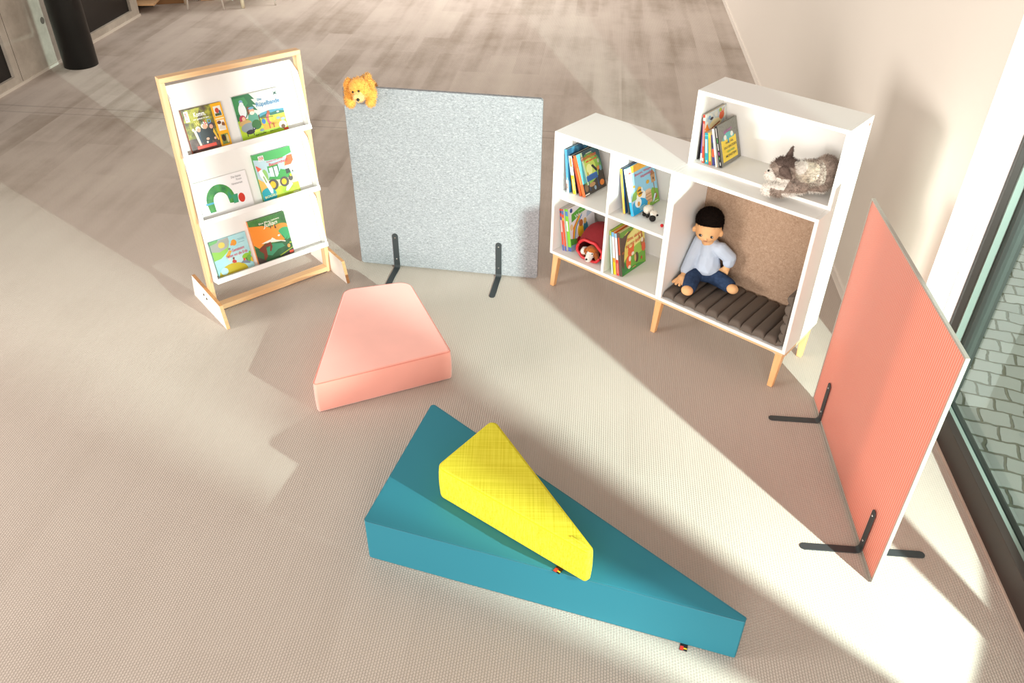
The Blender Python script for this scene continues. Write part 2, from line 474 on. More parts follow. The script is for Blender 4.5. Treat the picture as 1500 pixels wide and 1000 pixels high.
def book(label, M, w, h, t, cover, spine=None, shapes=(), texts=(), spine_shapes=(), group=None, name='book', gap=.003, spine_text=None):
    """local X = thickness (front cover on +X), Y = width from spine, Z = height"""
    o = thing(name, label, 'book', M=M, group=group)
    bm = bmesh.new()
    c = min(.0022, t*.28)
    cm = cover if not isinstance(cover, str) else ink(cover)
    sm = cm if spine is None else (spine if not isinstance(spine, str) else ink(spine))
    box(bm, 0, c, 0, w, 0, h, 0); box(bm, t-c, t, 0, w, 0, h, 0); box(bm, 0, t, -.0006, c, 0, h, 1)
    obj('cover', bm, [cm, sm], o)
    bm = bmesh.new(); box(bm, c*1.02, t-c*1.02, c, w-gap, gap, h-gap)
    obj('pages', bm, PAGES, o)
    if shapes:
        bm = bmesh.new(); slots = []
        art(bm, slots, shapes, w, h, t, None)
        obj('cover_picture', bm, [ink(s) if isinstance(s, str) else s for s in slots], o, recalc=False)
    if spine_shapes:
        bm = bmesh.new(); slots = []
        spine_shapes = [(0, 0, 1, 1, spine if isinstance(spine, str) else cover)] + list(spine_shapes)
        for i, s in enumerate(spine_shapes):      # (u0,v0,u1,v1,col) in 0..1
            if s[4] not in slots: slots.append(s[4])
            y = -.0007 - LAYER*(i+1)
            vs = [bm.verts.new((s[a]*t, y, s[b]*h)) for a, b in ((0, 1), (2, 1), (2, 3), (0, 3))]
            bm.faces.new(vs).material_index = slots.index(s[4])
        obj('spine_print', bm, [ink(s) for s in slots], o, recalc=False)
    for tx in texts:                              # (string, u0, v0, u1, height_v, col, shear, rot)
        s, u0, v0, u1, hv, col = tx[:6]; rot = tx[6] if len(tx) > 6 else 0
        me, ax, bx, ay, by = text_mesh(s, tx[7] if len(tx) > 7 else 0)
        sx = (u1-u0)*w/(bx-ax); sy = hv*h/(by-ay)
        if rot: sx = (u1-u0)*(h if abs(rot-PI/2) < .2 else w)/(bx-ax); sy = hv*(w if abs(rot-PI/2) < .2 else h)/(by-ay)
        cr, sr = math.cos(rot), math.sin(rot)
        for v in me.vertices:
            a, b = (v.co.x-ax)*sx, (v.co.y-ay)*sy
            v.co = (t + LAYER*42, u0*w + a*cr-b*sr, v0*h + a*sr+b*cr)
        me.materials.append(ink(col))
        to = bpy.data.objects.new('lettering', me); C.objects.link(to); to.parent = o
    if spine_text:
        s, v0, v1, col = spine_text
        me, ax, bx, ay, by = text_mesh(s)
        sx = (v1-v0)*h/(bx-ax); sy = .55*t/(by-ay)
        for v in me.vertices:
            a, b = (v.co.x-ax)*sx, (v.co.y-ay)*sy
            v.co = (t*.22 + b, -.0007-LAYER*8, v1*h - a)
        me.materials.append(ink(col))
        to = bpy.data.objects.new('spine_lettering', me); C.objects.link(to); to.parent = o
    return o

# ------------------------------------------------------------------ the room
WR = FR(1.4649, 0, WALL_AZ)          # local x runs along the window wall away from the camera, local y into the room
def P(M, x, y, z=0): return M @ Vector((x, y, z))

bm = bmesh.new()
vs = [bm.verts.new(P(WR, x, y)) for x, y in ((-5, -.16), (16, -.16), (16, 9.5), (-5, 9.5))]
lo = [bm.verts.new(v.co + Vector((0, 0, -.05))) for v in vs]
bm.faces.new(vs); bm.faces.new(lo[::-1])
for i in range(4): bm.faces.new((vs[i], lo[i], lo[(i+1) % 4], vs[(i+1) % 4]))
struct(obj('floor', bm, carpet()))

bm = bmesh.new()
vs = [P(WR, x, y, -.06) for x, y in ((-5, -9), (16, -9), (16, -.16), (-5, -.16))]
top = [bm.verts.new(v) for v in vs]; bot = [bm.verts.new(v + Vector((0, 0, -.05))) for v in vs]
bm.faces.new(top); bm.faces.new(bot[::-1])
for i in range(4): bm.faces.new((top[i], bot[i], bot[(i+1) % 4], top[(i+1) % 4]))
struct(obj('pavement', bm, COB))

def wobj(name, boxes, m, M, parent=None, bevel=0):
    bm = bmesh.new()
    for b in boxes: box(bm, *b)
    o = obj(name, bm, m, parent, bevel)
    if not parent: o.matrix_world = M
    return o
CE = 2.973
struct(wobj('wall_right', [(CE, 14, -.30, 0, 0, 3.3)], WALLP, WR))
struct(wobj('trim_1', [(CE-.012, CE-.0005, -.147, -.106, 0, 3.3)], REVEAL, WR))
struct(wobj('trim_2', [(CE-.004, CE, -.106, .0015, 0, 3.3)], REVEAL, WR))
struct(wobj('baseboard_right', [(CE, 14, 0, .012, 0, .05)], WALLP, WR))

win = bpy.data.objects.new('window_1', None); C.objects.link(win); win.matrix_world = WR; win['kind'] = 'structure'
wobj('frame', [(-3, CE-.005, -.195, -.16, 0, .132), (CE-.035, CE-.005, -.175, -.147, .132, 3.3)], FRAME_BR, WR, win, .002)
wobj('profile', [(-3, CE-.035, -.215, -.195, 0, .127), (CE-.045, CE-.005, -.208, -.175, .132, 3.3)], FRAME_GR, WR, win, .002)
wobj('sash', [(CE-.075, CE-.005, -.275, -.208, .05, 3.3), (-3, CE-.075, -.275, -.2155, .0, .085)], FRAME_DK, WR, win, .003)
wobj('gasket', [(-3, CE-.08, -.238, -.2155, .085, .104)], RUBBER, WR, win)
wobj('glass', [(-3, CE-.07, -.232, -.226, .09, 3.3)], GLASS, WR, win)
wobj('unseen_post', [(.972, 1.004, -.243, -.217, .13, 3.3), (.913, 1.024, -.238, -.222, .13, 1.272)], FRAME_DK, WR, win, .003)  # unseen thin and short posts added to shade rack, coral cushion and floor
wobj('unseen_post', [(.35, .885, -.25, -.21, .13, 3.3)], FRAME_DK, WR, win, .003)  # wide unseen pier added to keep the lamp off the near left floor
wobj('unseen_post', [(1.43, 1.485, -.232, -.172, .13, 3.3)], FRAME_DK, WR, win, .003)
struct(wobj('trim_3', [(-3, CE-.02, -.16, -.153, 0, .006)], mat('carpet_edge_strip', '#bfae9f', .6), WR))

# concrete wall on the far left with two black openings
LW = FR(-4.336, 6.77, math.radians(84.5))
wl = [(-4, 2.54, 0, .3, 0, .085), (-4, 2.54, 0, .3, 2.25, 3.3), (.266, 1.49, 0, .3, .085, 2.25), (2.395, 2.54, 0, .3, .085, 2.25), (-4, -1.3, 0, .3, .085, 2.25)]
bm = bmesh.new()
for b in wl: box(bm, *b)
cyl(bm, (.869, -.001, .395), (.869, .002, .395), .03, seg=20, mi=1)
box(bm, .349, .354, -.0008, .002, 0, 2.9, 1)
o = obj('wall_left', bm, [CONC, mat('formwork_shadow', '#5d544b', .9)]); o.matrix_world = LW; struct(o)
struct(wobj('door_1', [(-1.3, .266, .03, .06, .085, 2.25)], BLACKG, LW))
struct(wobj('door_2', [(1.49, 2.395, .03, .06, .085, 2.25)], BLACKG, LW))
struct(wobj('baseboard_left', [(-4, 2.54, -.012, -.0005, 0, .022)], mat('pale_skirting', '#d8cfc2', .6), LW))
bm = bmesh.new(); cyl(bm, (-4.022, 7.64, 0), (-4.022, 7.64, 3.3), .148, seg=48)
struct(obj('pillar', bm, BLACKP))
struct(wobj('wall_back', [(14, 14.3, -.3, 9.5, 0, 3.3)], WALLP, WR))

# ------------------------------------------------------------------ shelving
SHM = FR(.2033, 3.9597, -.7128)
W1, W, D, H0, H1, H2, SB = .7047, 1.4009, .343, .1977, .8991, 1.2502, .108
T = .017
def part(parent, name, boxes, m, bevel=.0012, M=None):
    bm = bmesh.new()
    for b in boxes: box(bm, *b)
    o = obj(name, bm, m, parent, bevel)
    return o

base = thing('base_frame', 'beech base frame with splayed legs carrying both white bookcases', 'furniture base', M=SHM)
part(base, 'rail', [(.012, W-.012, .012, .036, .178, H0)], OAK_X)
part(base, 'rail', [(.012, W-.012, D-.04, D-.016, .178, H0)], OAK_X)
for lx in (.031, .7047, W-.031):
    part(base, 'crossbar', [(lx-.017, lx+.017, .036, D-.04, .15, H0)], OAK_Y, .002)
    for yt, yb in ((.034, .002), (D-.03, D-.028)):
        bm = bmesh.new()
        hw = .0165
        vs = []
        for z, y, k in ((0, yb, .8), (H0-.001, yt, 1.15)):
            vs.append([bm.verts.new((lx+sx*hw*k, y+sy*.017*k, z)) for sx, sy in ((-1, -1), (1, -1), (1, 1), (-1, 1))])
        a, b = vs
        bm.faces.new(a[::-1]); bm.faces.new(b)
        for i in range(4): bm.faces.new((a[i], a[(i+1) % 4], b[(i+1) % 4], b[i]))
        obj('leg', bm, LEGW, base, .004)

def case(name, label, x0, x1, y0, z0, z1, cat, back=None, backname='back_panel'):
    o = thing(name, label, cat, M=SHM)
    part(o, 'side_panel', [(x0, x0+T, y0, D, z0, z1)], WHITE)
    part(o, 'side_panel', [(x1-T, x1, y0, D, z0, z1)], WHITE)
    part(o, 'top_panel', [(x0+T, x1-T, y0, D, z1-T, z1)], WHITE)
    part(o, 'bottom_panel', [(x0+T, x1-T, y0, D, z0, z0+T)], WHITE)
    part(o, backname, [(x0+T, x1-T, D-.012, D-.003, z0+T, z1-T)], back or WHITE)
    return o
low = case('cube_bookcase', 'low white bookcase with four open cubes holding books and toys', 0, W1-.0004, 0, H0, H1, 'bookcase')
MZ = (H0+H1)/2
part(low, 'divider', [(.3441, .3606, 0.001, D-.012, H0+T, H1-T)], WHITE)
part(low, 'shelf_board', [(T, .3441, 0.002, D-.012, MZ-.008, MZ+.008)], WHITE)
part(low, 'shelf_board', [(.3606, W1-T-.0004, 0.002, D-.012, MZ-.008, MZ+.008)], WHITE)
ZM = MZ+.008; ZB = H0+T; ZU = H1+T
seat = case('seat_bookcase', 'white open seat niche with brown felt back under the top box', W1+.0004, W, 0, H0, H1, 'bookcase')
part(seat, 'felt_lining', [(W1+T+.001, W-T-.001, D-.03, D-.013, ZB+.001, H1-T-.001)], FELTB)
part(seat, 'felt_lining', [(W1+T+.001, W1+T+.0018, .26, D-.03, ZB+.001, ZB+.002)], FELTB)
ub = case('shelf_box', 'white open shelf box standing on top of the seat niche', W1+.0004, W, SB, H1, H2, 'shelf box')
bm = bmesh.new(); cyl(bm, (W, .31, H2-.03), (W+.0012, .31, H2-.03), .006, seg=12)
obj('sticker_dot', bm, mat('red_dot', '#e8603c', .5), ub)['label'] = 'small red round sticker dot'

# charcoal seat mat: one sewn row of padded rolls, folded up the right wall
def mat_mesh():
    bm = bmesh.new()
    p0, p1, zt = W1+T+.003, W-T-.004, ZB+.285
    n, m = 10, 5
    L1 = p1-p0-.036; pit = L1/n
    path = []                       # (x, z, nx, nz, thickness)
    K = 10
    for i in range(n):
        for k in range(K):
            u = k/K
            path.append((p0+(i+u)*pit, ZB+.0012, 0, 1, .022+.020*math.sin(PI*u)**.35 - (.010 if k == 0 else 0)))
    pv = (zt-ZB-.03)/m
    path.append((p1-.036, ZB+.0012, 0, 1, .014))
    for k in range(1, 6):
        a = PI/2*k/6
        path.append((p1-.036+.036*math.sin(a), ZB+.0012+.03*(1-math.cos(a)), -math.sin(a), math.cos(a), .014+.02*math.sin(PI*k/6)))
    for i in range(m):
        for k in range(K+1 if i == m-1 else K):
            u = k/K
            path.append((p1, ZB+.031+(i+u)*pv, -1, 0, .010+.027*math.sin(PI*min(u, .999))**.5))
    ys = [(.010, .30), (.012, .62), (.018, .88), (.030, 1.0), (.16, 1.02), (.285, 1.0), (.300, .85), (.308, .4)]
    up, lw = [], []
    for j, (y, k) in enumerate(ys):
        up.append([bm.verts.new((x+nx*t*(.5+.5*k), y+.004*math.sin(i*.31), z+nz*t*(.5+.5*k))) for i, (x, z, nx, nz, t) in enumerate(path)])
        lw.append([bm.verts.new((x+nx*t*(.5-.5*k)*.8, y+.004*math.sin(i*.31), z+nz*t*(.5-.5*k)*.8)) for i, (x, z, nx, nz, t) in enumerate(path)])
    N_ = len(path)
    for A, sgn in ((up, 1), (lw, -1)):
        for r0, r1 in zip(A, A[1:]):
            for i in range(N_-1): bm.faces.new((r0[i], r0[i+1], r1[i+1], r1[i]))
    for r0, r1 in ((up[0], lw[0]), (up[-1], lw[-1])):
        for i in range(N_-1): bm.faces.new((r0[i], r0[i+1], r1[i+1], r1[i]))
    for i in (0, N_-1):
        for a, b, c, d in zip(up, up[1:], lw[1:], lw): bm.faces.new((a[i], b[i], c[i], d[i]))
    return bm
o = obj('seat_mat', mat_mesh(), MAT_DK, None, 0, smooth=True); o.matrix_world = SHM
tag(o, 'charcoal padded seat mat of sewn rolls lying in the niche', 'seat mat')

# ------------------------------------------------------------------ partitions
def bracket(parent, x, side, yface, label=None):
    """steel L foot: upright strip on the panel face, foot strip on the floor"""
    t, w2 = .004, .0165
    prof = []
    R = .018
    s = side
    bm = bmesh.new()
    # path from floor tip to upright top (y outward = s)
    path = [(.208, t/2)]
    for k in range(7):
        a = PI/2*k/6
        path.append((R - R*math.sin(a) if 0 else R*(1-math.sin(a)), t/2 + R*(1-math.cos(a))))
    path.append((0, .205))
    L_, R_ = [], []
    vs = []
    def rounded(d_end):
        pass
    pts = []
    for k, (d, z) in enumerate(path): pts.append((d, z))
    nrm = []
    for k in range(len(pts)):
        a = pts[max(0, k-1)]; b = pts[min(len(pts)-1, k+1)]
        dx, dz = b[0]-a[0], b[1]-a[1]; l = math.hypot(dx, dz)
        nrm.append((-dz/l, dx/l))
    # add rounded tips
    rows = []
    def row(d, z, nx, nz, w):
        rows.append([(x-w, d+nx*t/2, z+nz*t/2), (x+w, d+nx*t/2, z+nz*t/2), (x+w, d-nx*t/2, z-nz*t/2), (x-w, d-nx*t/2, z-nz*t/2)])
    for k in range(5):
        a = PI/2*k/5
        row(pts[0][0]+w2*math.cos(a)-.0, pts[0][1], nrm[0][0], nrm[0][1], max(.002, w2*math.sin(a)))
    for (d, z), (nx, nz) in zip(pts, nrm): row(d, z, nx, nz, w2)
    for k in range(1, 6):
        a = PI/2*(5-k)/5
        row(pts[-1][0], pts[-1][1]+w2*math.cos(a), nrm[-1][0], nrm[-1][1], max(.002, w2*math.sin(a)))
    V = [[bm.verts.new((p[0], yface + s*(p[1]+t/2), max(p[2], .0002))) for p in r] for r in rows]
    for a, b in zip(V, V[1:]):
        for i in range(4): bm.faces.new((a[i], a[(i+1) % 4], b[(i+1) % 4], b[i]))
    bm.faces.new(V[0]); bm.faces.new(V[-1][::-1])
    f = obj('foot', bm, STEEL, parent, .0008)
    for z in (.058, .195):
        bm = bmesh.new()
        cyl(bm, (x, yface+s*t, z), (x, yface+s*(t+.0025), z), .0055, .004, seg=12)
        obj('screw', bm, CHROME, f)

def rrect(x0, x1, z0, z1, r, n=5):
    out = []
    for cx, cz, a0 in ((x1-r, z1-r, 0), (x0+r, z1-r, PI/2), (x0+r, z0+r, PI), (x1-r, z0+r, 1.5*PI)):
        for k in range(n+1):
            a = a0 + PI/2*k/n; out.append((cx+r*math.cos(a), cz+r*math.sin(a)))
    return out
GPM = FR(-.8832, 4.1459, -.1542); GW = 1.0345
gp = thing('partition_screen', 'square light grey felt partition standing on dark steel feet', 'partition', M=GPM)
bm = bmesh.new(); prism(bm, rrect(0, GW, .010, 1.052, .016), 0, .026, 'y'); obj('panel', bm, FELT, gp, .003)
for x in (.215, .812):
    bracket(gp, x, -1, 0)
    bracket(gp, x, 1, .026)
PPM = FR(1.4141, 2.9612, -1.6518); PW = 1.046
pp = thing('partition_screen', 'ribbed translucent coral partition standing beside the window', 'partition', M=PPM)
bm = bmesh.new(); box(bm, .005, PW-.005, .002, .010, .016, 1.037); obj('panel', bm, CORALP, pp)
for nm, b in (('edge_profile', (0, PW, -.001, .013, 1.036, 1.043)), ('edge_profile', (0, PW, -.001, .013, .010, .017)),
              ('edge_profile', (0, .006, -.001, .013, .017, 1.036)), ('edge_profile', (PW-.006, PW, -.001, .013, .017, 1.036))):
    part(pp, nm, [b], PLASTIC, .0015)
for x in (.152, .892):
    bracket(pp, x, -1, -.001)
    bracket(pp, x, 1, .013)

# ------------------------------------------------------------------ floor cushions
def fillet(poly, rad, n=6):
    out = []; N = len(poly)
    for i, p in enumerate(poly):
        r = rad[i] if hasattr(rad, '__len__') else rad
        p = Vector(p); a = (Vector(poly[i-1])-p).normalized(); b = (Vector(poly[(i+1) % N])-p).normalized()
        ang = a.angle(b); d = r/math.tan(ang/2)
        c = p + (a+b).normalized()*(r/math.sin(ang/2))
        s = p+a*d; e = p+b*d
        a0 = math.atan2(s.y-c.y, s.x-c.x); a1 = math.atan2(e.y-c.y, e.x-c.x)
        dd = (a1-a0+PI) % (2*PI)-PI
        for k in range(n+1):
            t = a0+dd*k/n; out.append((c.x+r*math.cos(t), c.y+r*math.sin(t)))
    return out
def wedge(name, label, poly, rad, z0, h, m, ms, origin, bev, soft=0, group=None):
    o = thing(name, label, 'floor cushion', (origin[0], origin[1], z0))
    pts = [(x-origin[0], y-origin[1]) for x, y in fillet(poly, rad)]
    bm = bmesh.new()
    prism(bm, pts, 0.0006, h)
    if soft:   # gentle sag and puffiness of upholstered foam
        bmesh.ops.subdivide_edges(bm, edges=[e for e in bm.edges if abs(e.verts[0].co.z-e.verts[1].co.z) > .01], cuts=4)
        c = Vector((sum(p[0] for p in pts)/len(pts), sum(p[1] for p in pts)/len(pts), 0))
        for v in bm.verts:
            k = math.sin(PI*min(1, max(0, v.co.z/h)))
            d = (v.co-c); d.z = 0
            v.co += d.normalized()*soft*k
            v.co += d.normalized()*.35*soft*noise.noise(v.co*9)
    b = obj('body', bm, m, o, bev, 4)
    bm = bmesh.new()
    c = Vector((sum(p[0] for p in pts)/len(pts), sum(p[1] for p in pts)/len(pts), 0))
    loop = []
    M = len(pts)
    for i, p in enumerate(pts):
        v = Vector((p[0], p[1], h-bev*.32)); d = (c-v); d.z = 0
        loop.append(v + d.normalized()*bev*.25)
    tube(bm, loop, .0022, 6, closed=True)
    obj('seam', bm, ms, o)
    return o
def patch_tag(parent, p, d, up=.0):
    """woven brand-less tag with a black, red and yellow patch"""
    d = Vector(d).normalized(); n = Vector((-d.y, d.x, 0))
    M = Matrix.Translation(p) @ Matrix(((d.x, n.x, 0, 0), (d.y, n.y, 0, 0), (0, 0, 1, 0), (0, 0, 0, 1)))
    bm = bmesh.new()
    box(bm, -.013, .013, -.022, .004, .001, .0025, 0, M)
    box(bm, -.012, 0.0, -.0215, -.006, .0025, .0030, 1, M)
    box(bm, .0005, .012, -.016, -.011, .0025, .0030, 2, M)
    obj('tag', bm, [mat('tag_black', '#1c1a1c', .6), mat('tag_red', '#e23a2c', .6), mat('tag_yellow', '#f3c628', .6)], parent)['label'] = 'black fabric tag with red and yellow patch'

teal = wedge('floor_cushion', 'long teal wedge cushion lying under the yellow one', [(-.5312, 2.0129), (.762, 1.6065), (.772, 1.6215), (-.3373, 2.6677)], [.012, .006, .006, .012],
             0, .205, TEAL, TEALS, (0, 2.05), .007)
d = Vector((.762+.5312, 1.6065-2.0129, 0)).normalized()
patch_tag(teal, Vector((.60, 1.655-2.05, .0)), d)
yel = wedge('floor_cushion', 'small yellow woven wedge cushion lying on the teal one', [(-.272, 2.137), (.254, 1.750), (.276, 1.765), (-.070, 2.400)], [.03, .012, .010, .022],
            .206, .155, YELLOW, YELLOWS, (0, 2.1), .016, .004)
d = Vector((.254+.272, 1.75-2.137, 0)).normalized()
patch_tag(yel, Vector((.172, 1.8085-2.1, .0)), d)
bm = bmesh.new()     # pinched fabric fold at the thin end
tube(bm, [(.205, 1.817-2.1, .156), (.235, 1.790-2.1, .1575), (.262, 1.7655-2.1, .152), (.268, 1.757-2.1, .13)], .004, 8)
obj('fold', bm, YELLOW, yel)
wedge('floor_cushion', 'coral pink velour cushion lying before the grey partition', [(-.8859, 2.8209), (-.2843, 3.0839), (-.550, 3.700), (-.878, 3.610)], [.015, .015, .075, .06],
      0, .1685, CORAL, CORALS, (-.63, 3.3), .014, .004)

# ------------------------------------------------------------------ book display rack
RKM = FR(-1.5819, 3.6182, .6967); RL, RH = .694, 1.2565
rk = thing('display_rack', 'beech framed display rack with three white trays of picture books', 'book rack', M=RKM)
sw, fd = .0225, .046
part(rk, 'stile', [(0, sw, 0, fd, .001, RH-sw)], OAK_Z)
part(rk, 'stile', [(RL-sw, RL, 0, fd, .001, RH-sw)], OAK_Z)
part(rk, 'rail', [(0, RL, 0, fd, RH-sw, RH)], OAK_X)
part(rk, 'rail', [(sw, RL-sw, 0, fd, .006, .006+.028)], OAK_X)
for x in (-.0185, RL+.0005):
    bm = bmesh.new()
    prism(bm, [(-.182, .0005), (.24, .0005), (.205, .146), (-.145, .127)], x, x+.018, 'x', 1)
    for f in bm.faces:
        if abs(f.normal.x if f.normal.length else 0) > .5: f.material_index = 0
    bm.normal_update()
    for f in bm.faces: f.material_index = 0 if abs(f.normal.x) > .5 else 1
    ft = obj('foot', bm, [mat('foot_white', '#e9e3db', .5), PLY], rk)
    sgn = x if x < 0 else x+.018
    for yy, zz in ((.066, .092), (.032, .083)):
        bm = bmesh.new(); s = -1 if x < 0 else 1
        cyl(bm, (sgn, yy, zz), (sgn+s*.003, yy, zz), .006, seg=10); obj('bolt', bm, mat('dark_bolt', '#4c4038', .5), ft)
TH = math.radians(13.4)
TV = Vector((0, math.sin(TH), math.cos(TH))); NV = Vector((0, math.cos(TH), -math.sin(TH)))
TRAYW = mat('white_metal_tray', '#eceae7', .4)
tray_base = []
for k in range(3):
    b0 = Vector((0, -.062, .884-.340*k)); tray_base.append(b0)
    # tray frame: X along rack, Y = tilt-up direction, Z = -NV (towards the viewer)
    M = Matrix(((1, 0, 0, 0), (0, TV.y, -NV.y, b0.y), (0, TV.z, -NV.z, b0.z), (0, 0, 0, 1)))
    t = bpy.data.objects.new('tray', None); C.objects.link(t); t.parent = rk; t.matrix_local = M; t.empty_display_size = .03
    x0, x1 = sw+.003, RL-sw-.003
    part(t, 'back_board', [(x0, x1, .0, .335, -.068, -.060)], TRAYW, .001)
    part(t, 'bottom_board', [(x0, x1, -.002, .012, -.060, .0)], TRAYW, .001)
    part(t, 'lip', [(x0, x1, -.002, .024, .0, .007)], TRAYW, .001)
    for xa, xb in ((x0, x0+.009), (x1-.009, x1)):
        bm = bmesh.new()
        prism(bm, [(.012, -.060), (.012, 0), (.28, 0), (.335, -.060)], xa, xb, 'x'); obj('cheek', bm, TRAYW, t, .001)
def rack_book(k, u, v, w, h, t, label, **kw):
    b0 = tray_base[k] + NV*.0598 + TV*v
    M = Matrix(((0, 1, 0, u), (-NV.y, 0, TV.y, b0.y), (-NV.z, 0, TV.z, b0.z), (0, 0, 0, 1)))
    return book(label, RKM @ M, w, h, t, group='picture books on the display rack', **kw)

FOREST = ramp_noise('forest_photo_print', ['#2e2a20', '#5d4a35', '#7a7a2c', '#b9b63a', '#4a3a30'], 30)
FOLIAGE = ramp_noise('green_foliage_print', ['#2f5a33', '#47803f', '#6b9a4a'], 14)
MEADOW = ramp_noise('meadow_print', ['#7fae2a', '#b5cc34', '#d3d84a'], 16)
SKYP = ramp_noise('pale_sky_print', ['#8fcbd8', '#a7d8df', '#c3e4e6'], 10)
ARCHG = ramp_noise('green_paper_print', ['#1f5a34', '#2f8040', '#4a9a3f', '#2f8f78'], 28)

rack_book(0, .071, .0125, .194, .205, .016, 'square forest photo book with yellow side strip, left on the top tray', cover='#6b5a3e', spine='#b4512f', shapes=[
    ('r', .0, 0, .73, 1, FOREST), ('r', 0, 0, .73, .33, ramp_noise('leaf_litter_print', ['#3a2a26', '#5d4440', '#7d6058'], 40)),
    ('p', [(.0, .72), (.3, .66), (.45, .98), (.1, .98)], ramp_noise('sunny_leaf_print', ['#8d9430', '#c3c04a', '#5b5a2a'], 40)),
    ('r', .73, 0, 1, 1, '#f5b21c'),
    ('r', .78, .70, .96, .93, '#e7e6da'), ('e', .86, .83, .05, .06, '#c04a3c'), ('r', .79, .71, .95, .77, '#53623a'), ('e', .92, .78, .025, .05, '#3a6a8a'),
    ('r', .78, .37, .96, .61, '#efe9df'), ('e', .83, .56, .05, .04, '#6a4630'), ('e', .92, .5, .04, .06, '#8a5a3a'), ('p', [(.79, .42), (.95, .38), (.95, .46), (.84, .5)], '#d9d5cc'),
    ('r', .78, .06, .96, .29, '#7a8a4a'), ('e', .84, .2, .05, .08, '#3a2a26'), ('e', .93, .17, .03, .1, '#d9c28a'),
    ('r', .76, .63, .98, .665, '#fbe6b0'),
    ('e', .26, .36, .08, .17, '#2b3350'), ('e', .60, .36, .1, .17, '#2a2a30'), ('e', .43, .33, .14, .23, '#23242c'),
    ('p', [(.16, .5), (.22, .15), (.27, .15), (.22, .52)], '#f0e6cc'), ('p', [(.66, .48), (.72, .2), (.69, .18), (.62, .4)], '#e3b52e'),
    ('e', .28, .53, .06, .06, '#e8e3da'), ('e', .29, .50, .045, .045, '#d8a88a'), ('e', .45, .58, .085, .08, '#efeae2'), ('e', .46, .55, .06, .055, '#e0ab8c'),
    ('e', .61, .55, .07, .07, '#4a3a4a'), ('e', .61, .52, .045, .05, '#d8a08a'), ('e', .16, .53, .03, .035, '#e0d2c6'),
    ('e', .45, .27, .04, .03, '#e3b59a'), ('e', .63, .25, .03, .03, '#e3b59a'), ('e', .42, .2, .025, .025, '#e8e4dc'),
    ('r', .14, .08, .62, .155, '#e2452f'), ('r', .05, .72, .15, .96, '#f6f3ee')],
    texts=[('Komm,', .27, .78, .56, .12, '#ffffff'), ('wir gehen in den', .23, .715, .62, .05, '#ffffff'), ('W', .24, .60, .35, .095, '#f4e27a'), ('A', .37, .60, .45, .095, '#2f4a38'),
           ('L', .47, .60, .54, .095, '#d8433a'), ('D', .55, .60, .64, .095, '#6cb0e0'), ('TOPP', .125, .745, .315, .06, '#d8352a', PI/2)])
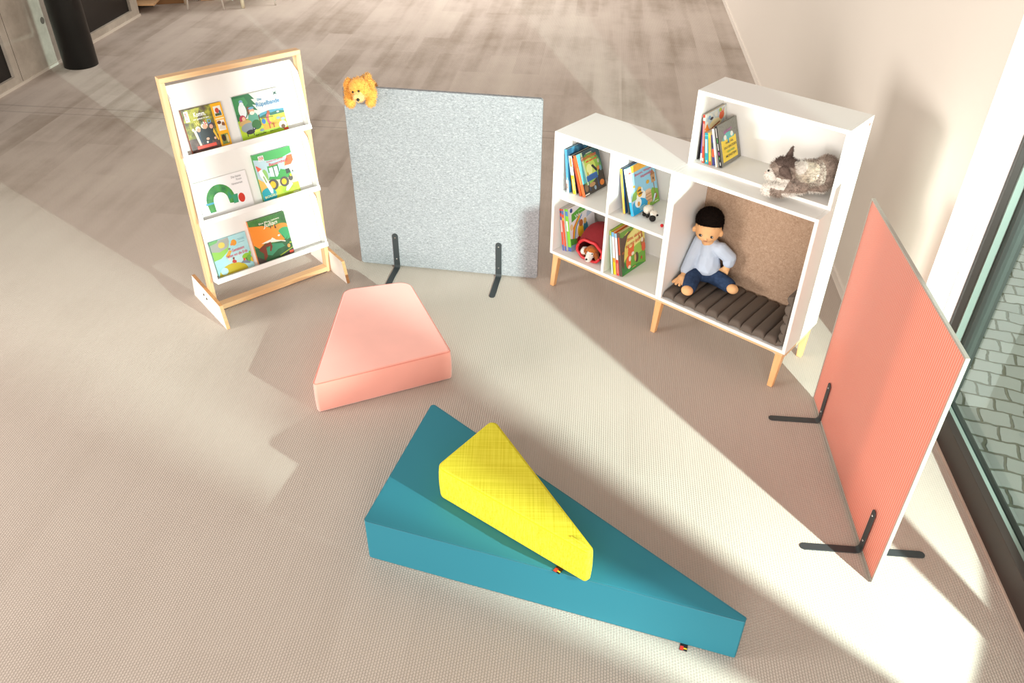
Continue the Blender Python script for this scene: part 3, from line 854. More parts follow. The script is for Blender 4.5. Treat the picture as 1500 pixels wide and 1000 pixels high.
rack_book(0, .322, .0125, .244, .212, .014, 'landscape picture book with fir tree and green meadow, right on the top tray', cover='#d6dad6', spine='#cfd6d2', shapes=[
    ('r', 0, 0, 1, 1, ramp_noise('cream_sky_print', ['#cdd4d2', '#d8dbd6', '#d2d7d3'], 5)), ('r', 0, .0, 1, .47, MEADOW),
    ('p', [(.38, .44), (.5, .52), (.7, .55), (1, .52), (1, .44)], '#4f9ab4'), ('p', [(.38, .42), (.6, .48), (.66, .51), (.72, .48), (.86, .50), (1, .46), (1, .42)], '#2f6a5a'),
    ('p', [(.36, .36), (.5, .22), (.45, .14), (.85, .1), (1, .2), (.8, .24), (.62, .26), (.9, .34), (1, .36), (1, .29), (.7, .2), (.55, .26)], '#e0a93c'),
    ('r', 0, 0, 1, .13, '#a9cc2e'),
    ('p', [(0, 1), (.36, 1), (.45, .86), (.38, .87), (.46, .72), (.38, .75), (.46, .6), (.3, .66), (.2, .5), (.0, .45)], '#2f7046'), ('p', [(.0, .95), (.25, .95), (.3, .8), (.1, .6), (0, .6)], '#3f8a52'),
    ('p', [(.22, .3), (.31, .3), (.30, .72), (.25, .72)], '#7a4630'), ('e', .15, .66, .08, .16, '#e4e8ec'), ('e', .16, .86, .04, .04, '#7fa4c4'), ('e', .16, .8, .045, .05, '#dfe6ea'),
    ('e', .33, .44, .11, .15, '#5fa08a'), ('e', .33, .62, .055, .06, '#d9a486'), ('e', .33, .57, .05, .04, '#f0e6d2'), ('e', .33, .68, .06, .025, '#6ea0c8'), ('r', .44, .26, .462, .5, '#6a4326'),
    ('e', .11, .48, .07, .09, '#b23a52'), ('e', .13, .48, .035, .05, '#e7b79a'), ('e', .14, .38, .13, .07, '#c9a56a'), ('e', .2, .27, .17, .11, '#8f9aa2'), ('e', .36, .3, .1, .11, '#356b34'),
    ('e', .2, .17, .09, .05, '#2a2230'), ('e', .29, .22, .035, .03, '#2a2230'), ('r', .12, .08, .135, .16, '#2a2230'), ('r', .25, .08, .265, .16, '#2a2230'), ('e', .29, .23, .014, .012, '#cfd3d8'),
    ('e', .64, .36, .05, .13, '#d8616c'), ('e', .67, .36, .028, .08, '#c6d04a'), ('e', .66, .5, .03, .045, '#b05a3a'), ('r', .61, .14, .63, .26, '#b0442e'), ('r', .7, .14, .72, .25, '#b0442e'),
    ('p', [(.48, .42), (.74, .40), (.74, .385), (.48, .4)], '#7a4a2a'), ('e', .52, .33, .04, .06, '#3a7ac8'),
    ('e', .9, .16, .085, .09, '#e9e2ce'), ('e', .9, .12, .045, .05, '#6b4326'), ('e', .84, .33, .045, .03, '#93a6b0'), ('e', .93, .29, .05, .035, '#a3b0b6'), ('e', .86, .47, .03, .02, '#c3ccd0'), ('e', .44, .15, .045, .03, '#8496a0'),
    ('r', .9, .03, 1., .075, '#d9402c'), ('p', [(.85, .93), (.89, .90), (.93, .94), (.91, .89), (.94, .85), (.89, .87), (.85, .85), (.875, .89)], '#24504a')],
    texts=[('Die', .50, .80, .59, .055, '#5f9ac4'), ('Rüpelbande', .45, .64, .95, .13, '#3f82b8'), ('Axel Scheffler', .28, .05, .52, .045, '#3a4a20', .05), ('Julia Donaldson', .6, .055, .87, .045, '#3a4a20', .05)],
    spine_shapes=())
rack_book(1, .049, .0125, .270, .183, .010, 'white landscape picture book with a green arch, left on the middle tray', cover='#f1eff0', spine='#e2e4e4', shapes=[
    ('p', [(.16+.0, .12)] + [(.41 - .27*math.cos(a), .38 + .44*math.sin(a)) for a in [PI*i/14 for i in range(15)]] + [(.66, .22), (.56, .24)] +
     [(.41 + .14*math.cos(a), .38 + .22*math.sin(a)) for a in [PI*i/10 for i in range(11)]] + [(.27, .12)], ARCHG),
    ('p', [(.12, .34), (.27, .34), (.27, .39), (.12, .39)], '#3f9fc0'), ('p', [(.63, .2), (.72, .2), (.74, .44), (.64, .44)], '#3c9a72'),
    ('e', .80, .30, .062, .13, '#cf3a2c')],
    texts=[('Die kleine', .70, .87, .89, .06, '#a9a9ac'), ('Raupe', .785, .78, .89, .06, '#a9a9ac'), ('Nimmersatt', .68, .69, .89, .055, '#a9a9ac')])
TRG = '#3f9a4c'
rack_book(1, .370, .0125, .209, .241, .016, 'portrait picture book with a green tractor, right on the middle tray', cover='#cfe2ea', spine='#4aa552', shapes=[
    ('r', 0, .0, 1, 1, '#b4ccd8'), ('p', [(0, 1), (1, 1), (1, .86), (.7, .80), (.35, .82), (0, .9)], '#46a355'),
    ('r', 0, 0, 1, .3, MEADOW), ('p', [(.2, .24), (1, .22), (1, .4), (.2, .42)], '#e8d2b4'), ('p', [(.0, .0), (.3, .0), (.25, .3), (.0, .5)], '#f0b85a'),
    ('e', .2, .52, .07, .14, '#8fbf6a'), ('e', .8, .62, .06, .1, '#9cc86a'),
    ('r', .75, .46, 1, .66, '#e7e2d6'), ('p', [(.74, .62), (.86, .82), (1.0, .82), (1, .7), (.92, .62)], '#e9683a'),
    ('e', .95, .48, .035, .04, '#f2f2f2'), ('e', .92, .47, .015, .025, '#26262a'),
    ('r', .30, .56, .58, .70, TRG), ('r', .33, .45, .56, .66, '#cfe3e2'), ('r', .43, .45, .455, .68, '#2f6a3a'), ('r', .55, .40, .57, .68, '#2f6a3a'), ('p', [(.25, .42), (.58, .36), (.86, .36), (.86, .5), (.62, .58), (.5, .44), (.3, .48)], TRG),
    ('p', [(.74, .44), (.86, .46), (.84, .55), (.74, .55)], '#38433c'),
    ('e', .34, .30, .135, .12, '#54504c'), ('e', .33, .30, .075, .075, '#f2b81e'), ('e', .64, .30, .12, .11, '#54504c'), ('e', .63, .30, .065, .065, '#f2b81e'), ('e', .82, .34, .06, .06, '#54504c'), ('e', .84, .40, .03, .03, '#e3c62a'),
    ('e', .16, .10, .21, .17, '#1ea3b2'),
    ('p', [(.06, .72), (.13, .70), (.30, .2), (.28, .12), (.23, .13), (.07, .55)], '#eceeee'), ('p', [(.02, .78), (.04, .64), (.15, .68)], '#e5563a'), ('p', [(.13, .52), (.16, .53), (.20, .38), (.17, .37)], '#8fb06a'),
    ('p', [(.62, .10), (.68, .09), (.84, .20), (.8, .24), (.66, .19)], '#e4ecee'), ('r', .13, .84, .27, .95, '#f6f4f2'), ('r', .14, .875, .26, .915, '#d9402c'), ('r', .80, .02, .96, .035, '#f2f5e8')],
    texts=[('WAS', .145, .917, .255, .025, '#222222'), ('IST', .15, .883, .25, .025, '#ffffff'), ('WAS', .145, .845, .255, .025, '#222222'), ('Komm mit auf den', .32, .775, .76, .035, '#d85a4a', .03), ('Bauernhof!', .36, .69, .86, .065, '#d8423a', .03),
           ('BOOKii', .05, .055, .37, .05, '#f2e6a0', .04)])
rack_book(2, .058, .0125, .197, .193, .010, 'square pale blue picture book of hills and pink script, left on the bottom tray', cover='#9fd2dc', spine='#6fae9a', shapes=[
    ('r', 0, 0, 1, 1, SKYP), ('p', [(0, .98), (.5, .98), (.5, .8), (.42, .62), (.2, .48), (0, .46)], '#8fc653'), ('p', [(0, .98), (.52, .99), (.52, .86), (.44, .72), (.2, .66), (0, .72)], '#a2a49f'), ('p', [(0, 1), (.25, 1), (.2, .93), (.0, .9)], '#6fb06a'),
    ('e', .30, .83, .09, .08, '#d6c25a'), ('e', .63, .80, .075, .085, '#e39a2a'), ('r', .53, .74, .63, .80, '#e08a3a'), ('p', [(.32, .50), (.45, .64), (.52, .60), (.40, .44)], '#dca53c'), ('p', [(.36, .44), (.38, .36), (.42, .36), (.43, .44)], '#e7d8cc'), ('e', .47, .67, .035, .03, '#8a7a80'),
    ('p', [(.03, 0)] + [(.42-.4*math.cos(a), .0+.27*math.sin(a)) for a in [PI*i/14 for i in range(15)]], '#c7b32a'),
    ('p', [(.5, .25), (.46, .36), (.52, .35), (.56, .25)], '#e9b8a6'), ('p', [(.44, .30), (.5, .37), (.57, .30), (.55, .25), (.48, .26)], '#c2423c'), ('e', .51, .39, .028, .03, '#7a4226'),
    ('e', .86, .33, .12, .09, '#8cc63a'), ('e', .92, .26, .07, .1, '#6fae4a'), ('e', .99, .2, .05, .07, '#d9b43a'), ('r', .83, .14, .85, .3, '#4a3a30'), ('p', [(.66, .2), (.9, .12), (.92, .16), (.76, .26)], '#7e8a9a'), ('e', .78, .27, .03, .04, '#d85a4a'), ('e', 1.-.03, .52-.12, .03, .05, '#7cc03a'),
    ('e', .18, .12, .1, .1, '#b9dfe8'), ('r', .73, .86, .93, .868, '#6a98a8'), ('r', .76, .83, .93, .838, '#6a98a8'), ('r', .74, .76, .92, .768, '#6a98a8')],
    texts=[('Gemeinsam', .52, .56, .86, .085, '#d8607a', .02, .15), ('retten wir die Erde', .33, .435, .92, .08, '#d8607a', .02, .15)])
rack_book(2, .278, .0125, .207, .236, .018, 'portrait picture book with an orange fox in a green wood, right on the bottom tray', cover='#3d6b3a', spine='#ee8a32', shapes=[
    ('r', 0, 0, 1, 1, FOLIAGE), ('r', 0, 0, 1, .36, ramp_noise('dark_grass_print', ['#24482e', '#356440', '#2b5634'], 12)),
    ('p', [(.2, .18), (.3, .3), (.5, .36), (.75, .30), (.8, .22), (.6, .2), (.4, .1)], '#3f8f6a'),
    ('e', .80, .66, .22, .1, '#d08f3a'), ('e', .88, .5, .2, .15, '#3fa36a'), ('p', [(.78, .32), (.8, .5), (.86, .36), (.95, .44), (.84, .3)], '#245a3c'),
    ('p', [(0, .88), (.12, .86), (.35, .82), (.52, .74), (.6, .7), (.72, .6), (.84, .38), (.8, .34), (.62, .42), (.5, .48), (.3, .42), (.12, .34), (.0, .45)], '#f08f32'),
    ('p', [(.55, .68), (.56, .80), (.6, .72), (.66, .79), (.67, .66)], '#f08f32'), ('p', [(.545, .68), (.555, .84), (.575, .74)], '#5a3026'), ('p', [(.655, .68), (.665, .82), (.70, .68)], '#5a3026'),
    ('p', [(.2, .43), (.3, .45), (.48, .47), (.52, .5), (.64, .40), (.84, .31), (.85, .34), (.64, .37), (.45, .40)], '#efe6da'),
    ('p', [(.12, .34), (.3, .40), (.45, .42), (.47, .3), (.4, .2), (.37, .22), (.41, .32), (.3, .34), (.28, .12), (.2, .04), (.17, .06), (.2, .2), (.1, .3)], '#7a3a2a'),
    ('e', .71, .5, .035, .02, '#f1efe8'), ('p', [(0, .0), (.25, 0), (.05, .15), (0, .2)], '#4a3f3c'), ('p', [(.6, 0), (1, 0), (1, .12)], '#4a3f44'), ('r', .88, .02, .99, .08, '#e2543a'), ('p', [(.62, .03), (1, .13), (1, .15), (.6, .05)], '#a3ae3e'),
    ('e', .90, .2, .04, .045, '#e8a052'), ('e', .97, .26, .04, .02, '#9ab84a')],
    texts=[('Eine Maus namens', .27, .86, .83, .04, '#f3efdf', .03), ('Julian', .36, .74, .76, .12, '#f3efdf', .03, .25)])

# ------------------------------------------------------------------ books in the bookcases
PREV = {}
def shelf_book(x, y, z, lean, t, w, h, label, group, cover, spine=None, wall=None, **kw):
    """stands on its lower left edge and leans on the book before it (or on the side wall)"""
    def ok(th):
        sn, cs = math.sin(th), math.cos(th)
        p = PREV.get(group)
        if p is None:
            return x - h*sn >= WALLX[group] + .0006
        px, pt, ph, pth = p
        ps, pc = math.sin(pth), math.cos(pth)
        rx, rz = px + pt*pc, pt*ps                       # lower right corner of the book before
        qx, qz = rx - ph*ps, rz + ph*pc                  # its upper right corner
        for k in range(41):                              # left face of this book against that right face
            u = k/40
            ax, az_ = rx + (qx-rx)*u, rz + (qz-rz)*u
            if az_ <= h*cs and ax > x - az_*sn/cs - .0007: return False
            bx, bz = x - u*h*sn, u*h*cs
            if rz <= bz <= qz and rx + (qx-rx)*(bz-rz)/(qz-rz) > bx - .0007: return False
            if qz < bz and qz > bz - .004 and qx > bx: return False
        return True
    th = math.radians(lean)
    while th > -.02 and not ok(th): th -= .001
    PREV[group] = (x, t, h, th)
    M = SHM @ Matrix.Translation((x, y, z+.0008)) @ Matrix.Rotation(-th, 4, 'Y')
    return book(label, M, w, h, t, cover, spine, group=group, **kw)

WALLX = {'books in the upper left cube': T, 'books in the lower left cube': T, 'books in the upper right cube': .3606, 'books in the lower right cube': .3606, 'books in the shelf box': W1+.0004+T}
G1 = 'books in the upper left cube'
shelf_book(.0195, .082, ZM, .2, .006, .19, .216, 'thin grey spined book pressed to the side wall, upper left cube', G1, '#9a9290', '#9d8f8a')
shelf_book(.053, .058, ZM, 7.4, .014, .245, .236, 'tall blue book with starry cover leaning behind the others, upper left cube', G1, ramp_noise('night_sky_print', ['#1f3f5c', '#2c5d7e', '#4f9cc0'], 20), '#4d9cc4',
           spine_shapes=[(0, 0, 1, .3, '#e9edf0'), (.1, .1, .6, .22, '#c05a4a'), (.3, .28, .9, .36, '#8fc3da')], shapes=[('r', .55, .93, .8, .955, '#dfe8ee')])
shelf_book(.0865, .068, ZM, 14.6, .020, .17, .205, 'white and yellow spined book in the upper left cube', G1, '#2c2a2c', '#f2efe8',
           spine_shapes=[(0, 0, 1, .5, '#f3a81f'), (.5, 0, 1, .45, '#f6c81c'), (.2, .72, .8, .95, '#e8894a'), (.35, .1, .6, .4, '#fbe9b0')])
shelf_book(.129, .068, ZM, 21.4, .008, .212, .202, 'thin orange book with wide orange cover, upper left cube', G1, '#e8622e', '#9c3d2c', shapes=[('r', .0, .0, 1, 1, '#ea6a32'), ('e', .9, .86, .02, .02, '#f3b04a')])
shelf_book(.148, .071, ZM, 24.2, .019, .185, .222, 'storybook with glowing green night scene and orange spine, upper left cube', G1, '#24424c', '#e9642e', shapes=[
    ('r', 0, 0, 1, 1, ramp_noise('teal_night_print', ['#1d3a48', '#26505a', '#2f6a6a'], 12)), ('e', .5, .52, .48, .42, '#5f9a4a'), ('e', .48, .55, .4, .34, '#8fba48'), ('e', .45, .58, .27, .24, '#c9d860'), ('e', .42, .56, .13, .13, '#eef0a0'),
    ('p', [(0, 1), (.2, 1), (.24, .3), (.0, .3)], '#5fb4bc'), ('p', [(.17, 1), (.25, 1), (.26, .2), (.2, .2)], '#cfe6c0'),
    ('p', [(0, 0), (1, 0), (1, .4), (.8, .52), (.75, .34), (.5, .26), (.2, .22), (0, .3)], '#3a332c'), ('r', .22, .30, .72, .42, '#2a5fa6'), ('r', .25, .42, .70, .44, '#3f7cc4'), ('r', .27, .08, .30, .3, '#24487e'), ('r', .66, .08, .69, .3, '#24487e'),
    ('e', .84, .14, .1, .07, '#e07f2e'), ('p', [(.52, .62), (.6, .64), (.76, .48), (.7, .44)], '#1e1c22'), ('e', .8, .5, .06, .05, '#d88a3a'), ('e', .9, .48, .05, .07, '#6f9ab0'), ('e', .86, .66, .04, .05, '#c9c4b4'), ('e', .32, .47, .02, .05, '#d9a83c'), ('e', .5, .1, .05, .05, '#8fa6b8'), ('e', .12, .18, .08, .09, '#8a6a4a'), ('e', .4, .2, .14, .05, '#b58a5a'), ('r', .0, .02, .2, .05, '#e9e4d8'), ('r', .4, .93, .66, .942, '#e6e6d8'), ('r', .33, .735, .46, .765, '#d8552e'), ('r', .49, .735, .64, .765, '#d8552e'), ('r', .67, .735, .82, .765, '#d8552e')],
    texts=[('Geschichten', .14, .81, .82, .10, '#e0452e')],
    spine_shapes=[(.2, .3, .7, .7, '#f08a52')])
G2 = 'books in the upper right cube'
shelf_book(.3645, .130, ZM, 3, .008, .17, .196, 'thin dark spined book standing nearest the divider, upper right cube', G2, '#55504e', '#6a6362')
shelf_book(.408, .066, ZM, 11.2, .013, .20, .232, 'yellow spined book with a moon on its blue cover, upper right cube', G2, '#2c5584', '#eebf4a', shapes=[('e', .3, .92, .11, .05, '#f2cf3a')], spine_shapes=[(.15, .1, .45, .9, '#f6d47a')])
shelf_book(.4335, .075, ZM, 15, .009, .17, .215, 'thin dark green spined book in the upper right cube', G2, '#3f5a3a', '#3a4238')
shelf_book(.4565, .067, ZM, 19.5, .015, .235, .242, 'light blue book about bees with an orange band, upper right cube', G2, '#8fc9e4', '#dfe9ee', shapes=[
    ('r', 0, 0, 1, 1, '#92cbe6'), ('r', 0, .86, 1, 1, ramp_noise('orange_comb_print', ['#efa42e', '#f6b840', '#eda030'], 60)), ('r', 0, 0, .14, 1, '#b8dcee'), ('r', .02, .80, .15, .98, '#f3f1ee'), ('r', .04, .93, .13, .945, '#9a9a9a'), ('r', .04, .87, .13, .9, '#d8453a'), ('r', .04, .83, .13, .845, '#9a9a9a'),
    ('p', [(.55, 0), (1, 0), (1, .28), (.8, .36), (.6, .2)], '#7fb43c'), ('p', [(.0, .3), (.3, .3), (.3, .5), (.1, .45)], '#8fc05a'), ('r', .52, .08, .74, .32, '#d9b08a'), ('r', .53, .14, .73, .155, '#a87e58'), ('r', .53, .21, .73, .225, '#a87e58'), ('r', .53, .27, .73, .285, '#a87e58'), ('p', [(.50, .32), (.76, .32), (.7, .38), (.55, .38)], '#e3c29c'),
    ('r', .86, .2, .885, .48, '#9a7048'), ('r', .80, .46, .95, .62, '#c49468'), ('p', [(.78, .62), (.97, .62), (.87, .74)], '#a87248'), ('e', .88, .54, .025, .03, '#5a3a26'), ('e', .88, .16, .06, .06, '#a8683a'),
    ('e', .36, .32, .17, .11, '#f1f1ec'), ('e', .33, .42, .1, .11, '#eeb428'), ('e', .34, .45, .09, .02, '#6a4a1e'), ('e', .36, .38, .09, .02, '#6a4a1e'), ('e', .42, .44, .03, .06, '#d9e4ea'), ('e', .16, .58, .04, .03, '#b98f2e'), ('e', .66, .53, .06, .04, '#d9a82a'),
    ('e', .24, .0, .36, .3, '#1aa4dc'), ('e', .22, .22, .12, .1, '#eef1f0'), ('e', .23, .19, .05, .05, '#e0a04a'), ('r', .22, .1, .44, .11, '#cfe6c0'), ('r', .25, .07, .5, .08, '#cfe6c0'), ('r', .24, .04, .48, .05, '#cfe6c0'), ('e', .58, .08, .05, .05, '#eec23a'), ('p', [(.72, .05), (.8, .08), (.9, .2), (.84, .22)], '#cfe2f2'), ('r', .8, .04, .95, .055, '#eaf3cf')],
    texts=[('Bienen, Wespen,', .24, .755, .92, .06, '#d8365a'), ('Hummeln', .44, .675, .84, .06, '#d8365a')],
    spine_shapes=[(0, 0, 1, .3, '#35b2e2'), (.2, .8, .9, .95, '#f3efe0'), (.2, .86, .5, .9, '#e8c23a')])
G3 = 'books in the lower left cube'
shelf_book(.055, .044, ZB, 8.4, .010, .2, .243, 'red spined book leaning on the side wall, lower left cube', G3, '#eceae6', '#e8472e', spine_shapes=[(0, .9, 1, .96, '#3a4f94'), (0, .74, 1, .82, '#4a62ac'), (.2, .45, .8, .74, '#f1e4e0'), (0, 0, 1, .14, '#4a62ac')])
shelf_book(.0695, .047, ZB, 9.2, .011, .2, .244, 'red spined book next to the green spined book, lower left cube', G3, '#eceae6', '#ea5230', spine_shapes=[(0, .88, 1, .97, '#4f7fc0'), (0, .74, 1, .80, '#e8c23a'), (0, 0, 1, .12, '#4a62ac')])
shelf_book(.0855, .058, ZB, 10., .021, .225, .246, 'white book with green spine and rainbow cover, lower left cube', G3, '#f1f0f0', '#7fc63a', shapes=[
    ('r', 0, 0, 1, 1, '#efeef2'), ('p', [(.10, .66), (.12, .84), (.72, .96), (.92, .86), (.72, .80), (.2, .68)], '#5cb23e'), ('e', .12, .93, .05, .05, '#2f4f94'),
    ('p', [(.06, .16), (.1, .16), (.2, .5), (.46, .76), (.42, .78), (.14, .52)], '#ee8a3a'), ('p', [(.1, .16), (.13, .16), (.24, .5), (.5, .75), (.46, .76), (.2, .5)], '#f0d23c'), ('p', [(.13, .16), (.16, .16), (.28, .5), (.54, .73), (.5, .75), (.24, .5)], '#4a8fd0'),
    ('e', .08, .55, .06, .07, '#f0d8a0'), ('e', .42, .36, .12, .17, '#f0c02e'), ('e', .45, .54, .08, .08, '#b4683a'), ('e', .62, .38, .09, .15, '#3f8fa8'), ('e', .61, .54, .06, .07, '#e0b46a'), ('p', [(0, .0), (.8, .0), (1, .26), (.7, .2), (.3, .22), (.0, .3)], '#5aa43e'), ('e', .32, .18, .08, .08, '#c22a30'), ('e', .5, .16, .1, .07, '#3f6ac0'), ('e', .62, .2, .05, .06, '#d84a3a'), ('p', [(.0, .0), (.6, 0), (.4, .1), (0, .14)], '#8fa4c0'),
    ('p', [(.68, .6), (.96, .66), (.98, .80), (.7, .72)], '#b9cbe0'), ('p', [(.9, .26), (.94, .36), (.96, .28), (1, .36), (1, .26)], '#5f8ac0')],
    texts=[('Wetter', .22, .715, .72, .085, '#f7f7f2', .03), ('Unser', .36, .83, .56, .03, '#dcecc8', .03)], spine_shapes=[(.1, .84, .9, .95, '#4f7fc0'), (.1, .48, .6, .72, '#eef0e4'), (0, 0, 1, .1, '#4a62ac')])
G4 = 'books in the lower right cube'
shelf_book(.3985, .024, ZB, 8.6, .010, .18, .245, 'pale blue spined book beside the divider, lower right cube', G4, '#9ac23e', '#cfe2e6', spine_shapes=[(0, .0, .35, 1, '#9ac4c0'), (0, .9, 1, 1, '#a8c84a')], shapes=[('r', 0, .86, 1, 1, '#a7c63c')])
shelf_book(.4125, .027, ZB, 9.4, .015, .19, .240, 'white spined book with yellow foot, lower right cube', G4, '#ee8a2c', '#e6e9ec', spine_shapes=[(0, 0, 1, .36, '#f6c51e'), (0, .3, 1, .4, '#f09a30'), (0, .9, 1, 1, '#6fb0dc'), (.3, .5, .6, .8, '#c3ccd4')])
shelf_book(.4315, .030, ZB, 9.8, .013, .19, .238, 'white spined book with red foot, lower right cube', G4, '#d8302a', '#e8e8ec', spine_shapes=[(0, 0, 1, .38, '#e03a30'), (0, .9, 1, 1, '#8ac0e0'), (.3, .5, .6, .8, '#c9ccd4'), (.3, .05, .6, .3, '#f0a89a')])
shelf_book(.4475, .032, ZB, 10., .016, .218, .245, 'brown tree spined picture book with fox and hare, lower right cube', G4, '#d6c94e', '#5a4a3e', shapes=[
    ('r', 0, 0, 1, 1, '#e3d065'), ('e', .6, .6, .34, .3, '#ecdf8a'), ('p', [(0, 0), (1, 0), (1, .5), (.7, .44), (.4, .46), (.1, .3), (0, .36)], '#6fa83a'), ('e', .75, .42, .3, .12, '#9cc04a'), ('p', [(0, 0), (.2, 0), (.1, .3), (.16, .6), (.3, .84), (.56, .93), (.5, .96), (.2, .88), (.0, .95)], '#5a4234'),
    ('p', [(0, 1), (.7, 1), (.5, .9), (.3, .93), (.1, .86), (0, .9)], '#6a9a38'), ('p', [(.9, 1), (1, 1), (1, .86)], '#d8d86a'), ('p', [(0, .0), (.3, 0), (.22, .2), (.12, .3), (.08, .12), (0, .25)], '#2f7a3c'), ('p', [(0, 0), (1, 0), (.7, .08), (.3, .1)], '#3f9038'),
    ('e', .40, .44, .13, .1, '#e8642c'), ('p', [(.28, .5), (.3, .6), (.38, .52)], '#e8642c'), ('p', [(.42, .53), (.54, .62), (.54, .48)], '#e8642c'), ('e', .28, .24, .1, .15, '#e8642c'), ('e', .34, .3, .05, .06, '#f0e2cc'), ('e', .3, .12, .06, .04, '#f0e2cc'), ('e', .47, .38, .06, .04, '#f0e2cc'),
    ('e', .62, .24, .08, .12, '#5a4030'), ('e', .56, .25, .04, .09, '#d9a86a'), ('e', .9, .5, .09, .09, '#b0703a'), ('p', [(.76, .6), (.72, .76), (.84, .62)], '#b0703a'), ('p', [(.84, .62), (.86, .84), (.92, .62)], '#b0703a'), ('e', .88, .56, .05, .05, '#f0e2cc'), ('e', .93, .38, .09, .1, '#d85a34'), ('e', .82, .16, .03, .04, '#c23a34'), ('e', .08, .52, .05, .03, '#a05a30'), ('r', .42, .06, .56, .075, '#e88a5a')],
    texts=[('Bitte, danke,', .26, .70, .86, .085, '#d8542c', .02, .15), ('tut mir leid', .2, .58, .76, .085, '#d8542c', .02, .15)], spine_shapes=[(.2, .5, .7, .9, '#c8502e')])
G5 = 'books in the shelf box'
shelf_book(.7246, .152, ZU, 1.2, .005, .16, .2, 'thin dark book flat against the side of the shelf box', G5, '#2f2a2c', '#3a3436')
shelf_book(.744, .150, ZU, 6.4, .010, .15, .178, 'blue and white spined small book in the shelf box', G5, '#dfe2ea', '#5a62ae', spine_shapes=[(0, 0, 1, .2, '#eceef2'), (.3, .3, .6, .7, '#7f86c4')])
shelf_book(.7625, .134, ZU, 9.3, .010, .19, .222, 'tall red spined book with a painted hand on its cover, shelf box', G5, '#d9cfc0', '#e2442e', shapes=[
    ('r', 0, 0, 1, 1, ramp_noise('pale_painted_print', ['#c9d8dc', '#e6e2d2', '#b7c6cf', '#efe6d4'], 30)), ('r', 0, 0, 1, .66, '#c9874a'), ('e', .5, .72, .28, .1, '#f0dfae'), ('p', [(.3, .62), (.7, .70), (.7, .73), (.3, .66)], '#a8563a'), ('e', .78, .82, .12, .08, '#e6683c'), ('p', [(.7, .84), (.66, .95), (.74, .87), (.76, .98), (.82, .88), (.88, .97), (.88, .84)], '#e6683c'), ('p', [(.0, .7), (.1, .8), (.2, .66), (.1, .6)], '#f0872e'), ('e', .3, .86, .08, .03, '#3a3a44'), ('e', .7, .95, .06, .04, '#a8c63a'), ('e', .2, .9, .06, .04, '#8ab0d0')],
    spine_shapes=[(0, .88, 1, .94, '#f3e9e0'), (.3, .35, .65, .82, '#f0b0a0'), (.2, .03, .8, .1, '#f6d8cc')])
shelf_book(.7795, .134, ZU, 10.2, .017, .12, .144, 'small teal spined book in the shelf box', G5, '#e6dcc8', '#1f97a6', spine_shapes=[(.15, .35, .4, .8, '#bfe3e6'), (.5, .35, .75, .8, '#bfe3e6'), (0, .9, 1, .93, '#5fc0ca'), (.35, .06, .65, .12, '#e8d27a')])
shelf_book(.8015, .133, ZU, 11.2, .010, .12, .149, 'small yellow spined book in the shelf box', G5, '#f0d9a0', '#f6c64e', spine_shapes=[(0, 0, 1, .12, '#e2562e'), (.3, .4, .65, .85, '#e89a3a')])
shelf_book(.8155, .140, ZU, 13.4, .010, .13, .14, 'small navy and orange spined book in the shelf box', G5, '#3f4a8a', '#3c3f86', spine_shapes=[(0, .28, 1, .55, '#e2623a'), (0, .6, 1, .75, '#2c3a4a')])
shelf_book(.8365, .132, ZU, 19.2, .009, .15, .175, 'slim white spined book leaning behind the black book, shelf box', G5, '#efeee8', '#f4f3ee', spine_shapes=[(.6, 0, 1, .3, '#e8b08a')])
shelf_book(.8530, .139, ZU, 21.4, .013, .175, .190, 'black spined book with yellow panel on its grey cover, shelf box', G5, '#77756c', '#1c1a1c', shapes=[
    ('r', 0, 0, 1, 1, ramp_noise('grey_speckle_print', ['#6b6a62', '#85837a', '#77756c'], 60)), ('r', .1, .08, .86, .6, '#f3d23c'), ('p', [(.18, .58)] + [(.48-.3*math.cos(a), .58+.16*math.sin(a)) for a in [PI*i/10 for i in range(11)]] + [(.78, .58)], '#5fb8b4'), ('p', [(.44, .64), (.5, .64), (.5, .5), (.46, .47), (.42, .5)], '#4aa4b8'),
    ('e', .32, .64, .07, .06, '#eceadf'), ('e', .66, .66, .07, .06, '#eceadf')] +
    [('p', [(.3+.05*i, .72+.01*i), (.27+.055*i, .83), (.34+.05*i, .73+.008*i)], '#b85aa6') for i in range(8)],
    texts=[('HAU AB,', .3, .475, .68, .055, '#3a3a34'), ('DU GROSSES', .2, .37, .82, .055, '#3a3a34'), ('GRÜNES', .32, .27, .7, .055, '#4aa45a'), ('MONSTER!', .24, .165, .78, .055, '#3a3a34')],
    spine_shapes=[(.35, .72, .6, .95, '#e6e6e0'), (.35, .6, .6, .7, '#58b05a'), (.35, .42, .6, .58, '#e6e6e0'), (.35, .3, .6, .38, '#b85aa6'), (.35, .2, .6, .25, '#58b05a'), (.35, .05, .6, .13, '#e6e6e0')])

# ------------------------------------------------------------------ soft toys
def fur(name, col, var=.12, sc=60):
    return mat(name, col, .95, spec=.1, sheen=.3, var=(sc, var))
def shift(o, b):
    o.data.transform(Matrix.Translation((-b[0], -b[1], -b[2]))); return o
def V3(*a): return Vector(a)

